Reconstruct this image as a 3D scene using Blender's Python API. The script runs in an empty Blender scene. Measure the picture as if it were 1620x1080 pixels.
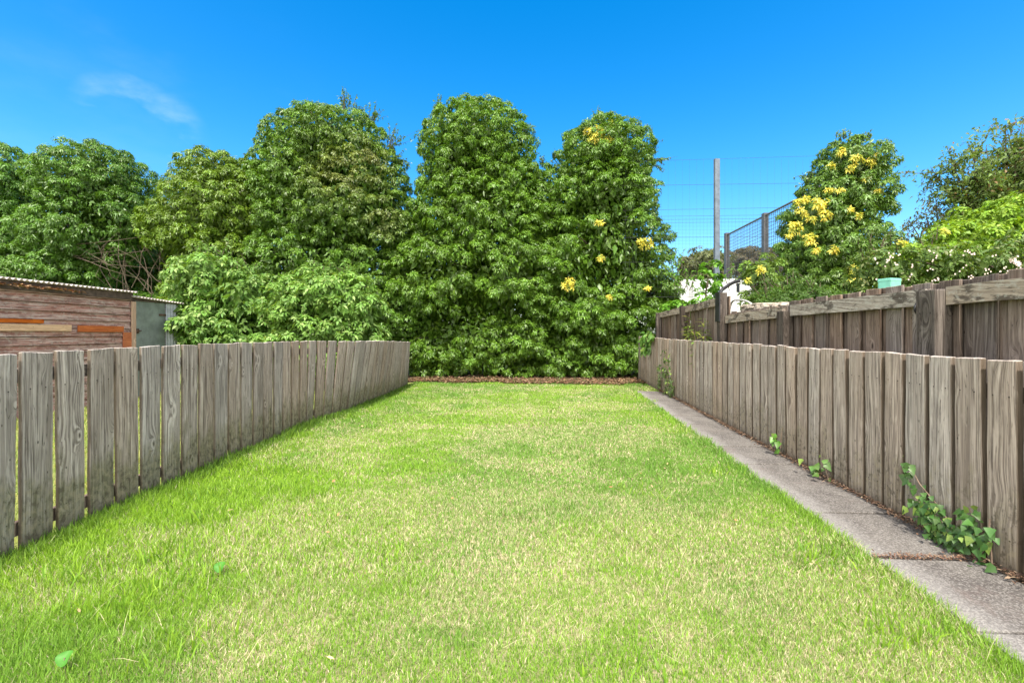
import bpy, bmesh, math
import numpy as np
from mathutils import Vector, Matrix

scene = bpy.context.scene
COL = scene.collection
rng = np.random.default_rng(11)

# ------------------------------------------------------------------ camera, sky, sun, exposure
CAMH = 1.2
F = 720.0          # focal length in photo pixels (1620 wide)
cam_d = bpy.data.cameras.new("camera")
cam_d.sensor_width = 36.0
cam_d.lens = 36.0 * F / 1620.0
cam_d.shift_y = -13.0 / 1620.0
cam_d.clip_start = 0.05
cam_d.clip_end = 3000
cam = bpy.data.objects.new("camera", cam_d)
cam.location = (0, 0, CAMH)
cam.rotation_euler = (math.radians(90), 0, 0)
COL.objects.link(cam)
scene.camera = cam

SUN_EL, SUN_OFF = 57.0, 3.0     # elevation, degrees left of straight behind the camera
el, off = math.radians(SUN_EL), math.radians(SUN_OFF)
sun_dir = Vector((-math.sin(off) * math.cos(el), -math.cos(off) * math.cos(el), math.sin(el)))
sun_d = bpy.data.lights.new("sun", 'SUN')
sun_d.energy = 3.4
sun_d.angle = math.radians(4.0)
sun_d.color = (1.0, 0.93, 0.82)
sun = bpy.data.objects.new("sun", sun_d)
sun.rotation_euler = sun_dir.to_track_quat('Z', 'Y').to_euler()
sun.location = (-6, -10, 14)
COL.objects.link(sun)

world = bpy.data.worlds.new("World")
scene.world = world
world.use_nodes = True
wt = world.node_tree
wt.nodes.clear()
def wn(t, **kw):
    n = wt.nodes.new(t)
    for k, v in kw.items():
        setattr(n, k, v)
    return n
sky = wn('ShaderNodeTexSky', sky_type='NISHITA', sun_disc=False)
sky.sun_elevation = el
sky.sun_rotation = math.radians(180 + SUN_OFF)
sky.altitude = 0
sky.air_density = 1.0
sky.dust_density = 1.3
sky.ozone_density = 2.2
hs = wn('ShaderNodeHueSaturation')
hs.inputs['Hue'].default_value = 0.498
hs.inputs['Saturation'].default_value = 1.5
hs.inputs['Value'].default_value = 1.0
tc = wn('ShaderNodeTexCoord')
# faint wisp high on the left; unseen bright cloud added behind the camera as fill
def cloud(scale, stretch, lo, hi, seed):
    mp = wn('ShaderNodeMapping')
    mp.inputs['Scale'].default_value = stretch
    mp.inputs['Location'].default_value = (seed, seed * .7, 0)
    wt.links.new(tc.outputs['Generated'], mp.inputs['Vector'])
    nz = wn('ShaderNodeTexNoise')
    nz.inputs['Scale'].default_value = scale
    nz.inputs['Detail'].default_value = 7
    nz.inputs['Roughness'].default_value = .55
    wt.links.new(mp.outputs[0], nz.inputs['Vector'])
    mr = wn('ShaderNodeMapRange', interpolation_type='SMOOTHSTEP')
    mr.inputs['From Min'].default_value = lo
    mr.inputs['From Max'].default_value = hi
    wt.links.new(nz.outputs['Fac'], mr.inputs['Value'])
    return mr.outputs[0]
def wmath(op, a, b):
    m = wn('ShaderNodeMath', operation=op)
    for i, v in enumerate((a, b)):
        if isinstance(v, (int, float)):
            m.inputs[i].default_value = v
        else:
            wt.links.new(v, m.inputs[i])
    return m.outputs[0]
def near_dir(d, lo, hi):
    d = Vector(d).normalized()
    vm = wn('ShaderNodeVectorMath', operation='DOT_PRODUCT')
    nm = wn('ShaderNodeVectorMath', operation='NORMALIZE')
    wt.links.new(tc.outputs['Generated'], nm.inputs[0])
    wt.links.new(nm.outputs[0], vm.inputs[0])
    vm.inputs[1].default_value = d
    mr = wn('ShaderNodeMapRange', interpolation_type='SMOOTHSTEP')
    mr.inputs['From Min'].default_value = lo
    mr.inputs['From Max'].default_value = hi
    wt.links.new(vm.outputs['Value'], mr.inputs['Value'])
    return mr.outputs[0]
wisp = wmath('MULTIPLY', cloud(3.2, (1, 1, 2.2), .42, .72, 2.2),
             near_dir((-592, 720, 312), .9945, .9998))
wisp = wmath('MULTIPLY', wisp, .22)
wisp2 = wmath('MULTIPLY', cloud(2.2, (1, 1, 2.5), .45, .75, 5.1), near_dir((-760, 720, 300), .90, .99))
wisp2 = wmath('MULTIPLY', wisp2, .02)
back = wmath('MULTIPLY', cloud(1.6, (1, 1, 1.5), .34, .60, 9.3), near_dir((0, -1, .35), -.30, .15))
back = wmath('MULTIPLY', back, .85)
mask = wmath('MAXIMUM', wmath('MAXIMUM', wisp, wisp2), back)
mix = wn('ShaderNodeMix', data_type='RGBA')
wt.links.new(mask, mix.inputs['Factor'])
wt.links.new(sky.outputs[0], hs.inputs['Color'])
wt.links.new(hs.outputs[0], mix.inputs['A'])
mix.inputs['B'].default_value = (13.0, 11.8, 10.0, 1)
bg = wn('ShaderNodeBackground')
bg.inputs['Strength'].default_value = 0.15
wt.links.new(mix.outputs['Result'], bg.inputs['Color'])
wo = wn('ShaderNodeOutputWorld')
wt.links.new(bg.outputs[0], wo.inputs['Surface'])

vs = scene.view_settings
vs.view_transform = 'Standard'
vs.look = 'None'
vs.exposure = 1.12
vs.gamma = 1.0
scene.cycles.use_denoising = True
scene.cycles.max_bounces = 8
scene.cycles.diffuse_bounces = 4
scene.cycles.transmission_bounces = 4
scene.cycles.caustics_reflective = False
scene.cycles.caustics_refractive = False

# ------------------------------------------------------------------ helpers
def at(px, py, Y):
    """world point for a photo pixel at distance Y"""
    return np.array([(px - 810.0) / F * Y, Y, CAMH - (py - 527.0) / F * Y])

def tag(o, label=None, cat=None, group=None, kind=None):
    if label: o['label'] = label
    if cat: o['category'] = cat
    if group: o['group'] = group
    if kind: o['kind'] = kind
    return o

def empty(name, loc, rz=0.0):
    o = bpy.data.objects.new(name, None)
    o.location = loc
    o.rotation_euler = (0, 0, rz)
    o.empty_display_size = .2
    COL.objects.link(o)
    return o

def place(name, me, mat=None, parent=None, loc=(0, 0, 0), world_pos=False):
    o = bpy.data.objects.new(name, me)
    if mat is not None and len(me.materials) == 0:
        me.materials.append(mat)
    COL.objects.link(o)
    o.location = loc
    if parent is not None:
        o.parent = parent
        if world_pos:      # mesh given in world coordinates under an unrotated empty
            o.location = -Vector(parent.location)
    return o

def np_mesh(name, V, faces_list, colors=None, smooth=False):
    """faces_list: list of (n,k) int arrays"""
    me = bpy.data.meshes.new(name)
    V = np.asarray(V, np.float32)
    me.vertices.add(len(V))
    me.vertices.foreach_set('co', V.ravel())
    nl = sum(f.size for f in faces_list)
    nf = sum(len(f) for f in faces_list)
    me.loops.add(nl)
    me.polygons.add(nf)
    me.loops.foreach_set('vertex_index', np.concatenate([f.ravel() for f in faces_list]).astype(np.int32))
    tot = np.concatenate([np.full(len(f), f.shape[1], np.int32) for f in faces_list])
    start = np.concatenate([[0], np.cumsum(tot)[:-1]]).astype(np.int32)
    me.polygons.foreach_set('loop_start', start)
    me.polygons.foreach_set('loop_total', tot)
    if smooth:
        me.polygons.foreach_set('use_smooth', np.ones(nf, bool))
    me.update(calc_edges=True)
    if colors is not None:
        a = me.color_attributes.new('tint', 'FLOAT_COLOR', 'POINT')
        c = np.ones((len(V), 4), np.float32)
        c[:, :3] = colors
        a.data.foreach_set('color', c.ravel())
    return me

class MB:
    """collects simple solids into one mesh"""
    def __init__(self):
        self.v, self.f, self.n = [], [], 0
    def add(self, verts, faces):
        self.v.extend([tuple(p) for p in verts])
        self.f.extend([tuple(i + self.n for i in fc) for fc in faces])
        self.n += len(verts)
    def box(self, x0, x1, y0, y1, z0, z1, M=None):
        vs_ = [(x0, y0, z0), (x1, y0, z0), (x1, y1, z0), (x0, y1, z0), (x0, y0, z1), (x1, y0, z1), (x1, y1, z1), (x0, y1, z1)]
        if M is not None:
            vs_ = [tuple(M @ Vector(p)) for p in vs_]
        self.add(vs_, [(3, 2, 1, 0), (4, 5, 6, 7), (0, 1, 5, 4), (1, 2, 6, 5), (2, 3, 7, 6), (3, 0, 4, 7)])
    def tube(self, pts, radii, sides=6, cap=True):
        pts = [Vector(p) for p in pts]
        if not hasattr(radii, '__len__'):
            radii = [radii] * len(pts)
        rings = []
        up = Vector((0.13, 0.21, 1)).normalized()
        for i, p in enumerate(pts):
            d = (pts[min(i + 1, len(pts) - 1)] - pts[max(i - 1, 0)])
            if d.length < 1e-9: d = Vector((0, 0, 1))
            d.normalize()
            a = d.cross(up)
            if a.length < 1e-3: a = d.cross(Vector((1, 0, 0)))
            a.normalize(); b = d.cross(a)
            rings.append([p + (a * math.cos(t) + b * math.sin(t)) * radii[i] for t in [2 * math.pi * k / sides for k in range(sides)]])
        vs_ = [q for r in rings for q in r]
        fs = []
        for i in range(len(pts) - 1):
            for k in range(sides):
                a0, a1 = i * sides + k, i * sides + (k + 1) % sides
                fs.append((a0, a1, a1 + sides, a0 + sides))
        if cap:
            fs.append(tuple(range(sides - 1, -1, -1)))
            fs.append(tuple(range((len(pts) - 1) * sides, len(pts) * sides)))
        self.add(vs_, fs)
    def mesh(self, name, smooth=False, bevel=0, segs=2):
        me = bpy.data.meshes.new(name)
        me.from_pydata(self.v, [], self.f)
        if bevel:
            bm = bmesh.new(); bm.from_mesh(me)
            bmesh.ops.bevel(bm, geom=list(bm.edges), offset=bevel, segments=segs, affect='EDGES', profile=.6)
            bm.to_mesh(me); bm.free()
        if smooth:
            for p in me.polygons: p.use_smooth = True
        me.update()
        return me
    def build(self, name, mat, parent=None, smooth=False, bevel=0, world_pos=True, segs=2):
        return place(name, self.mesh(name, smooth, bevel, segs), mat, parent, world_pos=world_pos)

def unit(a):
    return a / np.maximum(np.linalg.norm(a, axis=-1, keepdims=True), 1e-9)

_lat = np.random.default_rng(5).random((256, 256))
def vnoise(x, y):
    xi, yi = np.floor(x).astype(int), np.floor(y).astype(int)
    fx, fy = x - xi, y - yi
    fx, fy = fx * fx * (3 - 2 * fx), fy * fy * (3 - 2 * fy)
    g = lambda i, j: _lat[i % 256, j % 256]
    return (g(xi, yi) * (1 - fx) + g(xi + 1, yi) * fx) * (1 - fy) + (g(xi, yi + 1) * (1 - fx) + g(xi + 1, yi + 1) * fx) * fy
def fbm(x, y, octv=4):
    s, a, t = 0, .5, 0
    for k in range(octv):
        s = s + a * vnoise(x * 2 ** k + 17.3 * k, y * 2 ** k + 9.1 * k); t += a; a *= .55
    return s / t
def sstep(lo, hi, x):
    t = np.clip((x - lo) / (hi - lo), 0, 1)
    return t * t * (3 - 2 * t)

# ------------------------------------------------------------------ materials
class NT:
    def __init__(self, name, rough=.7, spec=.3):
        self.m = bpy.data.materials.new(name)
        self.m.use_nodes = True
        self.t = self.m.node_tree
        self.p = self.t.nodes['Principled BSDF']
        self.p.inputs['Roughness'].default_value = rough
        self.p.inputs['Specular IOR Level'].default_value = spec
        self.out = self.t.nodes['Material Output']
    def n(self, t, inputs=None, **kw):
        nd = self.t.nodes.new(t)
        for k, v in kw.items(): setattr(nd, k, v)
        for k, v in (inputs or {}).items(): self.set(nd.inputs[k], v)
        return nd
    def set(self, sock, v):
        if isinstance(v, bpy.types.NodeSocket): self.t.links.new(v, sock)
        else: sock.default_value = v
    def math(self, op, a, b=0.0, c=0.0):
        return self.n('ShaderNodeMath', {0: a, 1: b, 2: c}, operation=op).outputs[0]
    def rng(self, v, lo, hi, a=0.0, b=1.0, smooth=True):
        return self.n('ShaderNodeMapRange', {'Value': v, 'From Min': lo, 'From Max': hi, 'To Min': a, 'To Max': b},
                      interpolation_type='SMOOTHSTEP' if smooth else 'LINEAR').outputs[0]
    def mix(self, fac, a, b, blend='MIX'):
        nd = self.n('ShaderNodeMix', data_type='RGBA', blend_type=blend)
        self.set(nd.inputs['Factor'], fac)
        for s, v in (('A', a), ('B', b)):
            self.set(nd.inputs[s], (*v, 1) if isinstance(v, tuple) and len(v) == 3 else v)
        return nd.outputs['Result']
    def noise(self, vec, scale, detail=4, rough=.55, dist=0.0):
        nd = self.n('ShaderNodeTexNoise', {'Scale': scale, 'Detail': detail, 'Roughness': rough, 'Distortion': dist})
        if vec is not None: self.t.links.new(vec, nd.inputs['Vector'])
        return nd.outputs['Fac']
    def coord(self, kind='Object'):
        return self.n('ShaderNodeTexCoord').outputs[kind]
    def scaled(self, vec, s, loc=(0, 0, 0)):
        return self.n('ShaderNodeMapping', {'Vector': vec, 'Scale': s, 'Location': loc}).outputs[0]
    def bump(self, h, strength=.4, dist=.01):
        b = self.n('ShaderNodeBump', {'Height': h, 'Strength': strength, 'Distance': dist})
        self.t.links.new(b.outputs[0], self.p.inputs['Normal'])
    def base(self, c):
        self.set(self.p.inputs['Base Color'], (*c, 1) if isinstance(c, tuple) and len(c) == 3 else c)
    def done(self): return self.m

def mat_leaf(name, rough=.42, spec=.45, trans=.3, tr_tint=(1.25, 1.15, .5)):
    k = NT(name, rough, spec)
    a = k.n('ShaderNodeAttribute', attribute_name='tint').outputs['Color']
    k.base(a)
    tr = k.n('ShaderNodeBsdfTranslucent')
    k.t.links.new(k.mix(1.0, a, tr_tint, 'MULTIPLY'), tr.inputs['Color'])
    mx = k.n('ShaderNodeMixShader', {0: trans})
    k.t.links.new(k.p.outputs[0], mx.inputs[1]); k.t.links.new(tr.outputs[0], mx.inputs[2])
    k.t.links.new(mx.outputs[0], k.out.inputs['Surface'])
    return k.done()

def mat_weathered(name, light, dark, warm, algae=.0, knots=True, axis='Z', vary=.35, stain=.0, lich=0.0, grain_s=1.0, side=0.0, swirl=.065):
    """weathered timber: long grain bent round knots, per-board variation, green algae at the foot"""
    k = NT(name, .85, .15)
    oc = k.coord('Object')
    rnd = k.n('ShaderNodeObjectInfo').outputs['Random']
    if axis == 'Y':
        oc = k.n('ShaderNodeMapping', {'Vector': oc, 'Rotation': (math.radians(90), 0, 0)}).outputs[0]
    shift = k.n('ShaderNodeCombineXYZ', {0: k.math('MULTIPLY', rnd, 37.0), 1: k.math('MULTIPLY', rnd, 91.0), 2: k.math('MULTIPLY', rnd, 53.0)}).outputs[0]
    v = k.n('ShaderNodeVectorMath', {0: oc, 1: shift}, operation='ADD').outputs[0]
    # knots
    kv = k.scaled(v, (7.0, 7.0, 3.2))
    vor = k.n('ShaderNodeTexVoronoi', {'Vector': kv, 'Scale': 1.0, 'Randomness': 1.0}, feature='F1')
    d = vor.outputs['Distance']
    has = k.math('GREATER_THAN', k.n('ShaderNodeSeparateColor', {0: vor.outputs['Color']}).outputs[0], .45)
    size = k.n('ShaderNodeSeparateColor', {0: vor.outputs['Color']}).outputs[1]
    kr = k.rng(size, 0, 1, .07, .17, False)
    rel = k.math('DIVIDE', d, kr)
    hump = k.math('MULTIPLY', k.math('EXPONENT', k.math('MULTIPLY', k.math('MULTIPLY', rel, rel), -.22)), has)
    warp = k.noise(k.scaled(v, (6, 6, 1.1)), 1.0, 2, .5)
    sx = k.n('ShaderNodeSeparateXYZ', {0: v})
    field = k.math('ADD', k.math('ADD', sx.outputs[0], k.math('MULTIPLY', sx.outputs[1], .8)),
                   k.math('ADD', k.math('MULTIPLY', hump, swirl if knots else 0.0), k.math('MULTIPLY', warp, .07)))
    gvec = k.n('ShaderNodeCombineXYZ', {0: k.math('MULTIPLY', field, 75.0 * grain_s), 1: 0.0, 2: k.math('MULTIPLY', sx.outputs[2], 1.3)}).outputs[0]
    g1 = k.noise(gvec, 1.0, 5, .62)
    g2 = k.noise(k.scaled(gvec, (4.2, 1, 3.0)), 1.0, 3, .6)
    g3 = k.noise(k.scaled(v, (260 * grain_s, 260 * grain_s, 5.5)), 1.0, 3, .65)
    big = k.noise(k.scaled(v, (13, 13, .8)), 1.0, 3, .55)
    c = k.mix(k.rng(g1, .38, .62), dark, light)
    c = k.mix(k.math('MULTIPLY', k.rng(g2, .56, .76), .55), c, tuple(x * .35 for x in dark))
    c = k.mix(k.math('MULTIPLY', k.rng(g3, .50, .68), .62), c, tuple(x * .5 for x in dark))
    c = k.mix(k.math('MULTIPLY', k.rng(g3, .50, .32), .30), c, tuple(min(1, x * 1.3) for x in light))
    c = k.mix(k.math('MULTIPLY', k.rng(big, .40, .68), .62), c, warm)
    bl = k.noise(k.scaled(v, (22, 22, 5)), 1.0, 4, .6)
    c = k.mix(k.math('MULTIPLY', k.rng(bl, .52, .72), .35), c, tuple(min(1, x * 1.35) for x in light))
    crk = k.noise(k.n('ShaderNodeCombineXYZ', {0: k.math('MULTIPLY', field, 48.0 * grain_s), 1: 3.0, 2: k.math('MULTIPLY', sx.outputs[2], 2.1)}).outputs[0], 1.0, 2, .5)
    c = k.mix(k.math('MULTIPLY', k.rng(k.math('ABSOLUTE', k.math('SUBTRACT', crk, .56)), .0, .012, 1, 0), k.math('MULTIPLY', k.rng(big, .42, .52), .7)), c, tuple(x * .3 for x in dark))
    # knot hearts and rings
    if knots:
        heart = k.math('MULTIPLY', k.rng(rel, .25, .75, 1, 0), has)
        ring = k.math('MULTIPLY', k.rng(k.math('ABSOLUTE', k.math('SUBTRACT', rel, 1.05)), .0, .5, 1, 0), has)
        c = k.mix(k.math('MULTIPLY', ring, .5), c, tuple(min(1, x * 1.25) for x in light))
        c = k.mix(k.math('MULTIPLY', heart, .85), c, tuple(x * .35 for x in dark))
        pin = k.n('ShaderNodeTexVoronoi', {'Vector': k.scaled(v, (19, 19, 9)), 'Scale': 1.0}, feature='F1')
        ph = k.math('MULTIPLY', k.rng(pin.outputs['Distance'], .05, .10, 1, 0),
                    k.math('GREATER_THAN', k.n('ShaderNodeSeparateColor', {0: pin.outputs['Color']}).outputs[0], .72))
        c = k.mix(k.math('MULTIPLY', ph, .8), c, (.03, .022, .016))
        if axis == 'Z':      # nail heads with rust runs below
            so = k.n('ShaderNodeSeparateXYZ', {0: oc})
            fx = k.math('ABSOLUTE', k.math('SUBTRACT', k.math('ABSOLUTE', so.outputs[0]), .042))
            for zn in (.19, .90):
                fz = k.math('SUBTRACT', so.outputs[2], zn)
                dd = k.math('SQRT', k.math('ADD', k.math('MULTIPLY', fx, fx), k.math('MULTIPLY', fz, fz)))
                run = k.math('MULTIPLY', k.rng(fx, .0, .006, 1, 0), k.math('MULTIPLY', k.rng(fz, -.09, -.004, 0, 1), k.math('LESS_THAN', fz, 0.0)))
                c = k.mix(k.math('MULTIPLY', run, .45), c, (.09, .055, .035))
                c = k.mix(k.math('MULTIPLY', k.rng(dd, .0035, .0055, 1, 0), .85), c, (.035, .026, .022))
    # per-board brightness
    hv = k.n('ShaderNodeHueSaturation', {'Color': c, 'Saturation': k.rng(k.math('FRACT', k.math('MULTIPLY', rnd, 7.31)), 0, 1, .7, 1.25, False),
                                         'Value': k.rng(rnd, 0, 1, 1 - vary, 1 + vary * .6, False)})
    c = hv.outputs[0]
    if stain:
        stn = k.noise(k.scaled(v, (10, 10, 4)), 1.0, 5, .66)
        c = k.mix(k.math('MULTIPLY', k.rng(stn, .50, .58), stain), c, tuple(x * .3 for x in dark))
    if lich:
        ln = k.noise(k.scaled(v, (26, 26, 20)), 1.0, 5, .65)
        c = k.mix(k.math('MULTIPLY', k.rng(ln, .53, .62), lich), c, (.42, .41, .36))
    if algae:
        zz = k.n('ShaderNodeSeparateXYZ', {0: oc}).outputs[2]
        an = k.noise(k.scaled(v, (11, 11, 5)), 1.0, 4, .6)
        lim = k.math('ADD', k.math('MULTIPLY', an, .85), -.08)
        bt = k.noise(k.scaled(v, (34, 34, 24)), 1.0, 4, .6)
        am = k.rng(k.math('SUBTRACT', zz, lim), -.18, .16, 1, 0)
        c = k.mix(k.math('MULTIPLY', am, algae), c, (.105, .105, .04))
        c = k.mix(k.math('MULTIPLY', k.math('MULTIPLY', am, k.rng(bt, .52, .60)), .5), c, (.32, .27, .18))
        c = k.mix(k.math('MULTIPLY', k.math('MULTIPLY', am, k.rng(bt, .46, .38)), .6), c, (.07, .055, .04))
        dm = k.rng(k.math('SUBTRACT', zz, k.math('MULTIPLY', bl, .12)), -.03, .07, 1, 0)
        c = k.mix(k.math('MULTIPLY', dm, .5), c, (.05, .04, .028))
    if side:       # side edges darker brown than the faces, top ends pale grey
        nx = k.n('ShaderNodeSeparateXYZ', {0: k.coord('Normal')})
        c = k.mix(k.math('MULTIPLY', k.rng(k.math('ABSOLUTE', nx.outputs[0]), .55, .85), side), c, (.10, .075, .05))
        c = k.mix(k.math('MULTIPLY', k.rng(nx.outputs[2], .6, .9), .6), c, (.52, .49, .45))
    k.base(c)
    k.bump(k.math('ADD', g1, k.math('MULTIPLY', g2, .6)), .55, .006)
    return k.done()

def mat_plain(name, col, rough=.6, metal=0.0, var=.15, nscale=6, spec=.3):
    k = NT(name, rough, spec)
    k.p.inputs['Metallic'].default_value = metal
    n = k.noise(k.coord(), nscale, 5, .6)
    k.base(k.mix(k.rng(n, .3, .7), tuple(x * (1 - var) for x in col), tuple(min(1, x * (1 + var)) for x in col)))
    k.bump(n, .15, .01)
    return k.done()

M = {}
M['leaf'] = mat_leaf('ivy_leaf', .40, .5, .28)
M['shrub'] = mat_leaf('shrub_leaf', .5, .35, .35)
M['dry'] = mat_leaf('dry_leaf', .8, .15, .12, (1.1, .9, .6))
M['grass'] = mat_leaf('grass_blade', .55, .3, .38, (1.15, 1.1, .6))
M['bark'] = mat_plain('bark', (.11, .085, .062), .9, 0, .45, 30)
M['twig'] = mat_plain('bare_twig', (.22, .16, .12), .85, 0, .35, 20)
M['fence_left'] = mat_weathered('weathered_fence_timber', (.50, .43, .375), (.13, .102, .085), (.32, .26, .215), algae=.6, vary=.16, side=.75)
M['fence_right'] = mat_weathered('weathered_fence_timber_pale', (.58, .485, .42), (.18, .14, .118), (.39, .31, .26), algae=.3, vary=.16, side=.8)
M['dark_board'] = mat_weathered('dark_fence_timber', (.25, .20, .165), (.085, .062, .05), (.155, .115, .09), vary=.35)
M['dark_post'] = mat_weathered('dark_post_timber', (.20, .165, .14), (.045, .034, .027), (.085, .064, .05), vary=.25, stain=.5, swirl=.2)
M['rail'] = mat_weathered('grey_rail_timber', (.44, .39, .33), (.17, .135, .11), (.31, .26, .21), axis='Y', vary=.15, stain=.8, lich=.5, knots=False)
M['shed'] = mat_weathered('peeling_red_planks', (.58, .45, .40), (.25, .105, .08), (.39, .155, .11), axis='Y', vary=.22, stain=.45, lich=.35, knots=False, grain_s=.8)
M['orange'] = mat_weathered('orange_stained_board', (.48, .14, .035), (.33, .075, .02), (.42, .11, .03), axis='Y', vary=.05)
M['tan'] = mat_weathered('new_pine_board', (.66, .36, .14), (.47, .23, .08), (.58, .30, .11), axis='Y', vary=.05)
M['tan_v'] = mat_weathered('new_pine_batten', (.52, .32, .20), (.36, .19, .11), (.44, .26, .15), vary=.05)
M['fascia'] = mat_plain('fascia_board', (.085, .06, .05), .85, 0, .4, 12)
M['door_metal'] = mat_plain('grey_green_sheet', (.175, .20, .195), .55, .1, .22, 5)
M['zinc'] = mat_plain('zinc_sheet', (.34, .36, .39), .5, .35, .2, 7)
M['roof_sheet'] = mat_plain('weathered_roof_sheet', (.50, .44, .42), .7, .1, .3, 6)
M['steel'] = mat_plain('galvanised_steel', (.14, .17, .215), .6, .1, .2, 8)
M['dark_steel'] = mat_plain('dark_steel', (.10, .10, .11), .55, .4, .2, 8)
M['wire'] = mat_plain('wire', (.10, .105, .11), .6, .3, .1, 8)
M['black'] = mat_plain('black_plastic', (.022, .022, .026), .5, 0, .3, 9)
M['hose_grey'] = mat_plain('pale_plastic_hose', (.38, .38, .36), .5, 0, .2, 20)
M['white'] = mat_plain('white_paint', (.80, .81, .82), .35, 0, .03, 3)
M['glass_dark'] = mat_plain('dark_glass', (.03, .035, .04), .15, 0, .1, 3, .5)
M['green_plastic'] = mat_plain('turquoise_plastic', (.17, .46, .36), .45, 0, .12, 14)
M['stone'] = mat_plain('grey_stone', (.30, .26, .21), .9, 0, .5, 22)
M['rust'] = mat_plain('rusty_iron', (.10, .06, .045), .8, .2, .4, 20)
M['petal'] = mat_plain('pale_petal', (.75, .62, .58), .7, 0, .12, 40)

def ground_mat(name, a, b, c_, scale=1.0):
    k = NT(name, .95, .1)
    v = k.coord()
    n1 = k.noise(v, .7 * scale, 6, .6); n2 = k.noise(v, 40 * scale, 4, .65); n3 = k.noise(v, 150 * scale, 3, .6)
    c = k.mix(k.rng(n1, .38, .62), a, b)
    c = k.mix(k.math('MULTIPLY', k.rng(n2, .45, .65), .8), c, c_)
    c = k.mix(k.math('MULTIPLY', k.rng(n3, .5, .7), .5), c, tuple(x * .5 for x in a))
    k.base(c)
    k.bump(n2, .7, .03)
    return k.done()
M['ground'] = ground_mat('rough_grass_ground', (.13, .19, .04), (.25, .27, .09), (.18, .22, .06))
M['lawn'] = ground_mat('lawn_thatch', (.22, .21, .10), (.36, .31, .19), (.17, .22, .06))
M['soil'] = ground_mat('dark_soil', (.06, .045, .03), (.10, .07, .045), (.14, .09, .055))

def path_mat():
    k = NT('concrete_slab', .92, .15)
    v = k.coord()
    n1 = k.noise(v, 2.2, 5, .6); n2 = k.noise(v, 55, 4, .7)
    agg = k.n('ShaderNodeTexVoronoi', {'Vector': v, 'Scale': 170.0}, feature='F1')
    cellv = k.n('ShaderNodeSeparateColor', {0: agg.outputs['Color']}).outputs[0]
    c = k.mix(k.rng(n1, .36, .64), (.088, .08, .074), (.145, .134, .122))
    so = k.n('ShaderNodeSeparateXYZ', {0: v})
    tt_ = k.math('SUBTRACT', so.outputs[0], k.math('ADD', 1.68, k.math('MULTIPLY', so.outputs[1], .09)))
    em = k.rng(k.math('ADD', tt_, k.math('MULTIPLY', k.math('SUBTRACT', n1, .5), .35)), .06, .21, 1, 0)
    c = k.mix(k.math('MULTIPLY', em, .6), c, (.27, .26, .245))
    c = k.mix(k.math('MULTIPLY', k.math('GREATER_THAN', cellv, .74), .32), c, (.38, .36, .34))
    c = k.mix(k.math('MULTIPLY', k.math('LESS_THAN', cellv, .25), .35), c, (.085, .075, .075))
    c = k.mix(k.math('MULTIPLY', k.rng(n2, .5, .68), .35), c, (.36, .34, .31))
    n3 = k.noise(v, 1.3, 6, .7, 1.5)
    c = k.mix(k.math('MULTIPLY', k.rng(n3, .55, .66), .5), c, (.13, .10, .09))
    k.base(c)
    k.bump(k.math('ADD', agg.outputs['Distance'], n2), .5, .006)
    return k.done()
M['path'] = path_mat()

# ------------------------------------------------------------------ layout
RX = lambda Y: 2.25 + .087 * Y            # low right-hand fence
PX = lambda Y: RX(Y) - (.565 - .003 * (Y - 1.7))   # lawn edge of the path
_ly = [0.5, 6.0, 6.9, 8.2, 9.6, 10.4]
_lx = [-2.67, -2.66, -2.50, -2.40, -2.37, -2.36]
LX = lambda Y: np.interp(Y, _ly, _lx)     # left-hand fence, bowed inward at the far end
PATH_END = 9.3
LAWN_END = 11.4

# ------------------------------------------------------------------ setting: ground, lawn, path
mb = MB(); mb.add([(-600, -60, 0), (600, -60, 0), (600, 900, 0), (-600, 900, 0)], [(0, 1, 2, 3)])
g = mb.build('ground', M['ground']); tag(g, kind='structure')
ys = np.linspace(-.4, LAWN_END, 40)
left = [(float(LX(y)) - .015, float(y), .004) for y in ys]
right = [(float(PX(y)) if y < PATH_END else float(RX(y)) - .02, float(y), .004) for y in ys]
me = bpy.data.meshes.new('lawn')
me.from_pydata(left + right, [], [(i, i + 40, i + 41, i + 1) for i in range(39)])
lw = place('lawn', me, M['lawn']); tag(lw, kind='structure')
me = bpy.data.meshes.new('soil_strip')
ys2 = np.linspace(-.4, 11.9, 30)
me.from_pydata([(float(PX(y)) - .02, float(y), .008) for y in ys2] + [(float(RX(y)) + .38, float(y), .008) for y in ys2], [],
               [(i, i + 30, i + 31, i + 1) for i in range(29)])
s_ = place('soil', me, M['soil']); tag(s_, kind='structure')
mb = MB(); mb.add([(-4.5, LAWN_END - .25, .012), (3.4, LAWN_END - .45, .012), (4.2, 15, .012), (-9, 15, .012)], [(0, 1, 2, 3)])
s_ = mb.build('hedge_soil', M['soil']); tag(s_, kind='structure')
# path of concrete slabs, each a real block with open joints
joints = [.55, 1.18, 1.80, 2.39, 3.0, 3.55, 4.11, 4.74, 5.30, 5.93, 6.55, 7.15, 7.75, 8.35, 8.85, PATH_END]
mb = MB()
for a, b in zip(joints[:-1], joints[1:]):
    gp = .012 if abs(a - 2.39) < .01 else .008
    z = .024 + rng.uniform(-.005, .005); tl = rng.uniform(-.004, .004, 4)
    n = 6
    ya, yb = a + gp, b - .004
    jl = rng.uniform(-.012, .012, 2)
    p = [(PX(ya) + jl[0], ya), (RX(ya) - .028, ya - .03), (RX(yb) - .028, yb - .03), (PX(yb) + jl[1], yb)]
    mb.add([(x, y, .0) for x, y in p] + [(x, y, z + tl[i]) for i, (x, y) in enumerate(p)],
           [(3, 2, 1, 0), (4, 5, 6, 7), (0, 1, 5, 4), (1, 2, 6, 5), (2, 3, 7, 6), (3, 0, 4, 7)])
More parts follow.
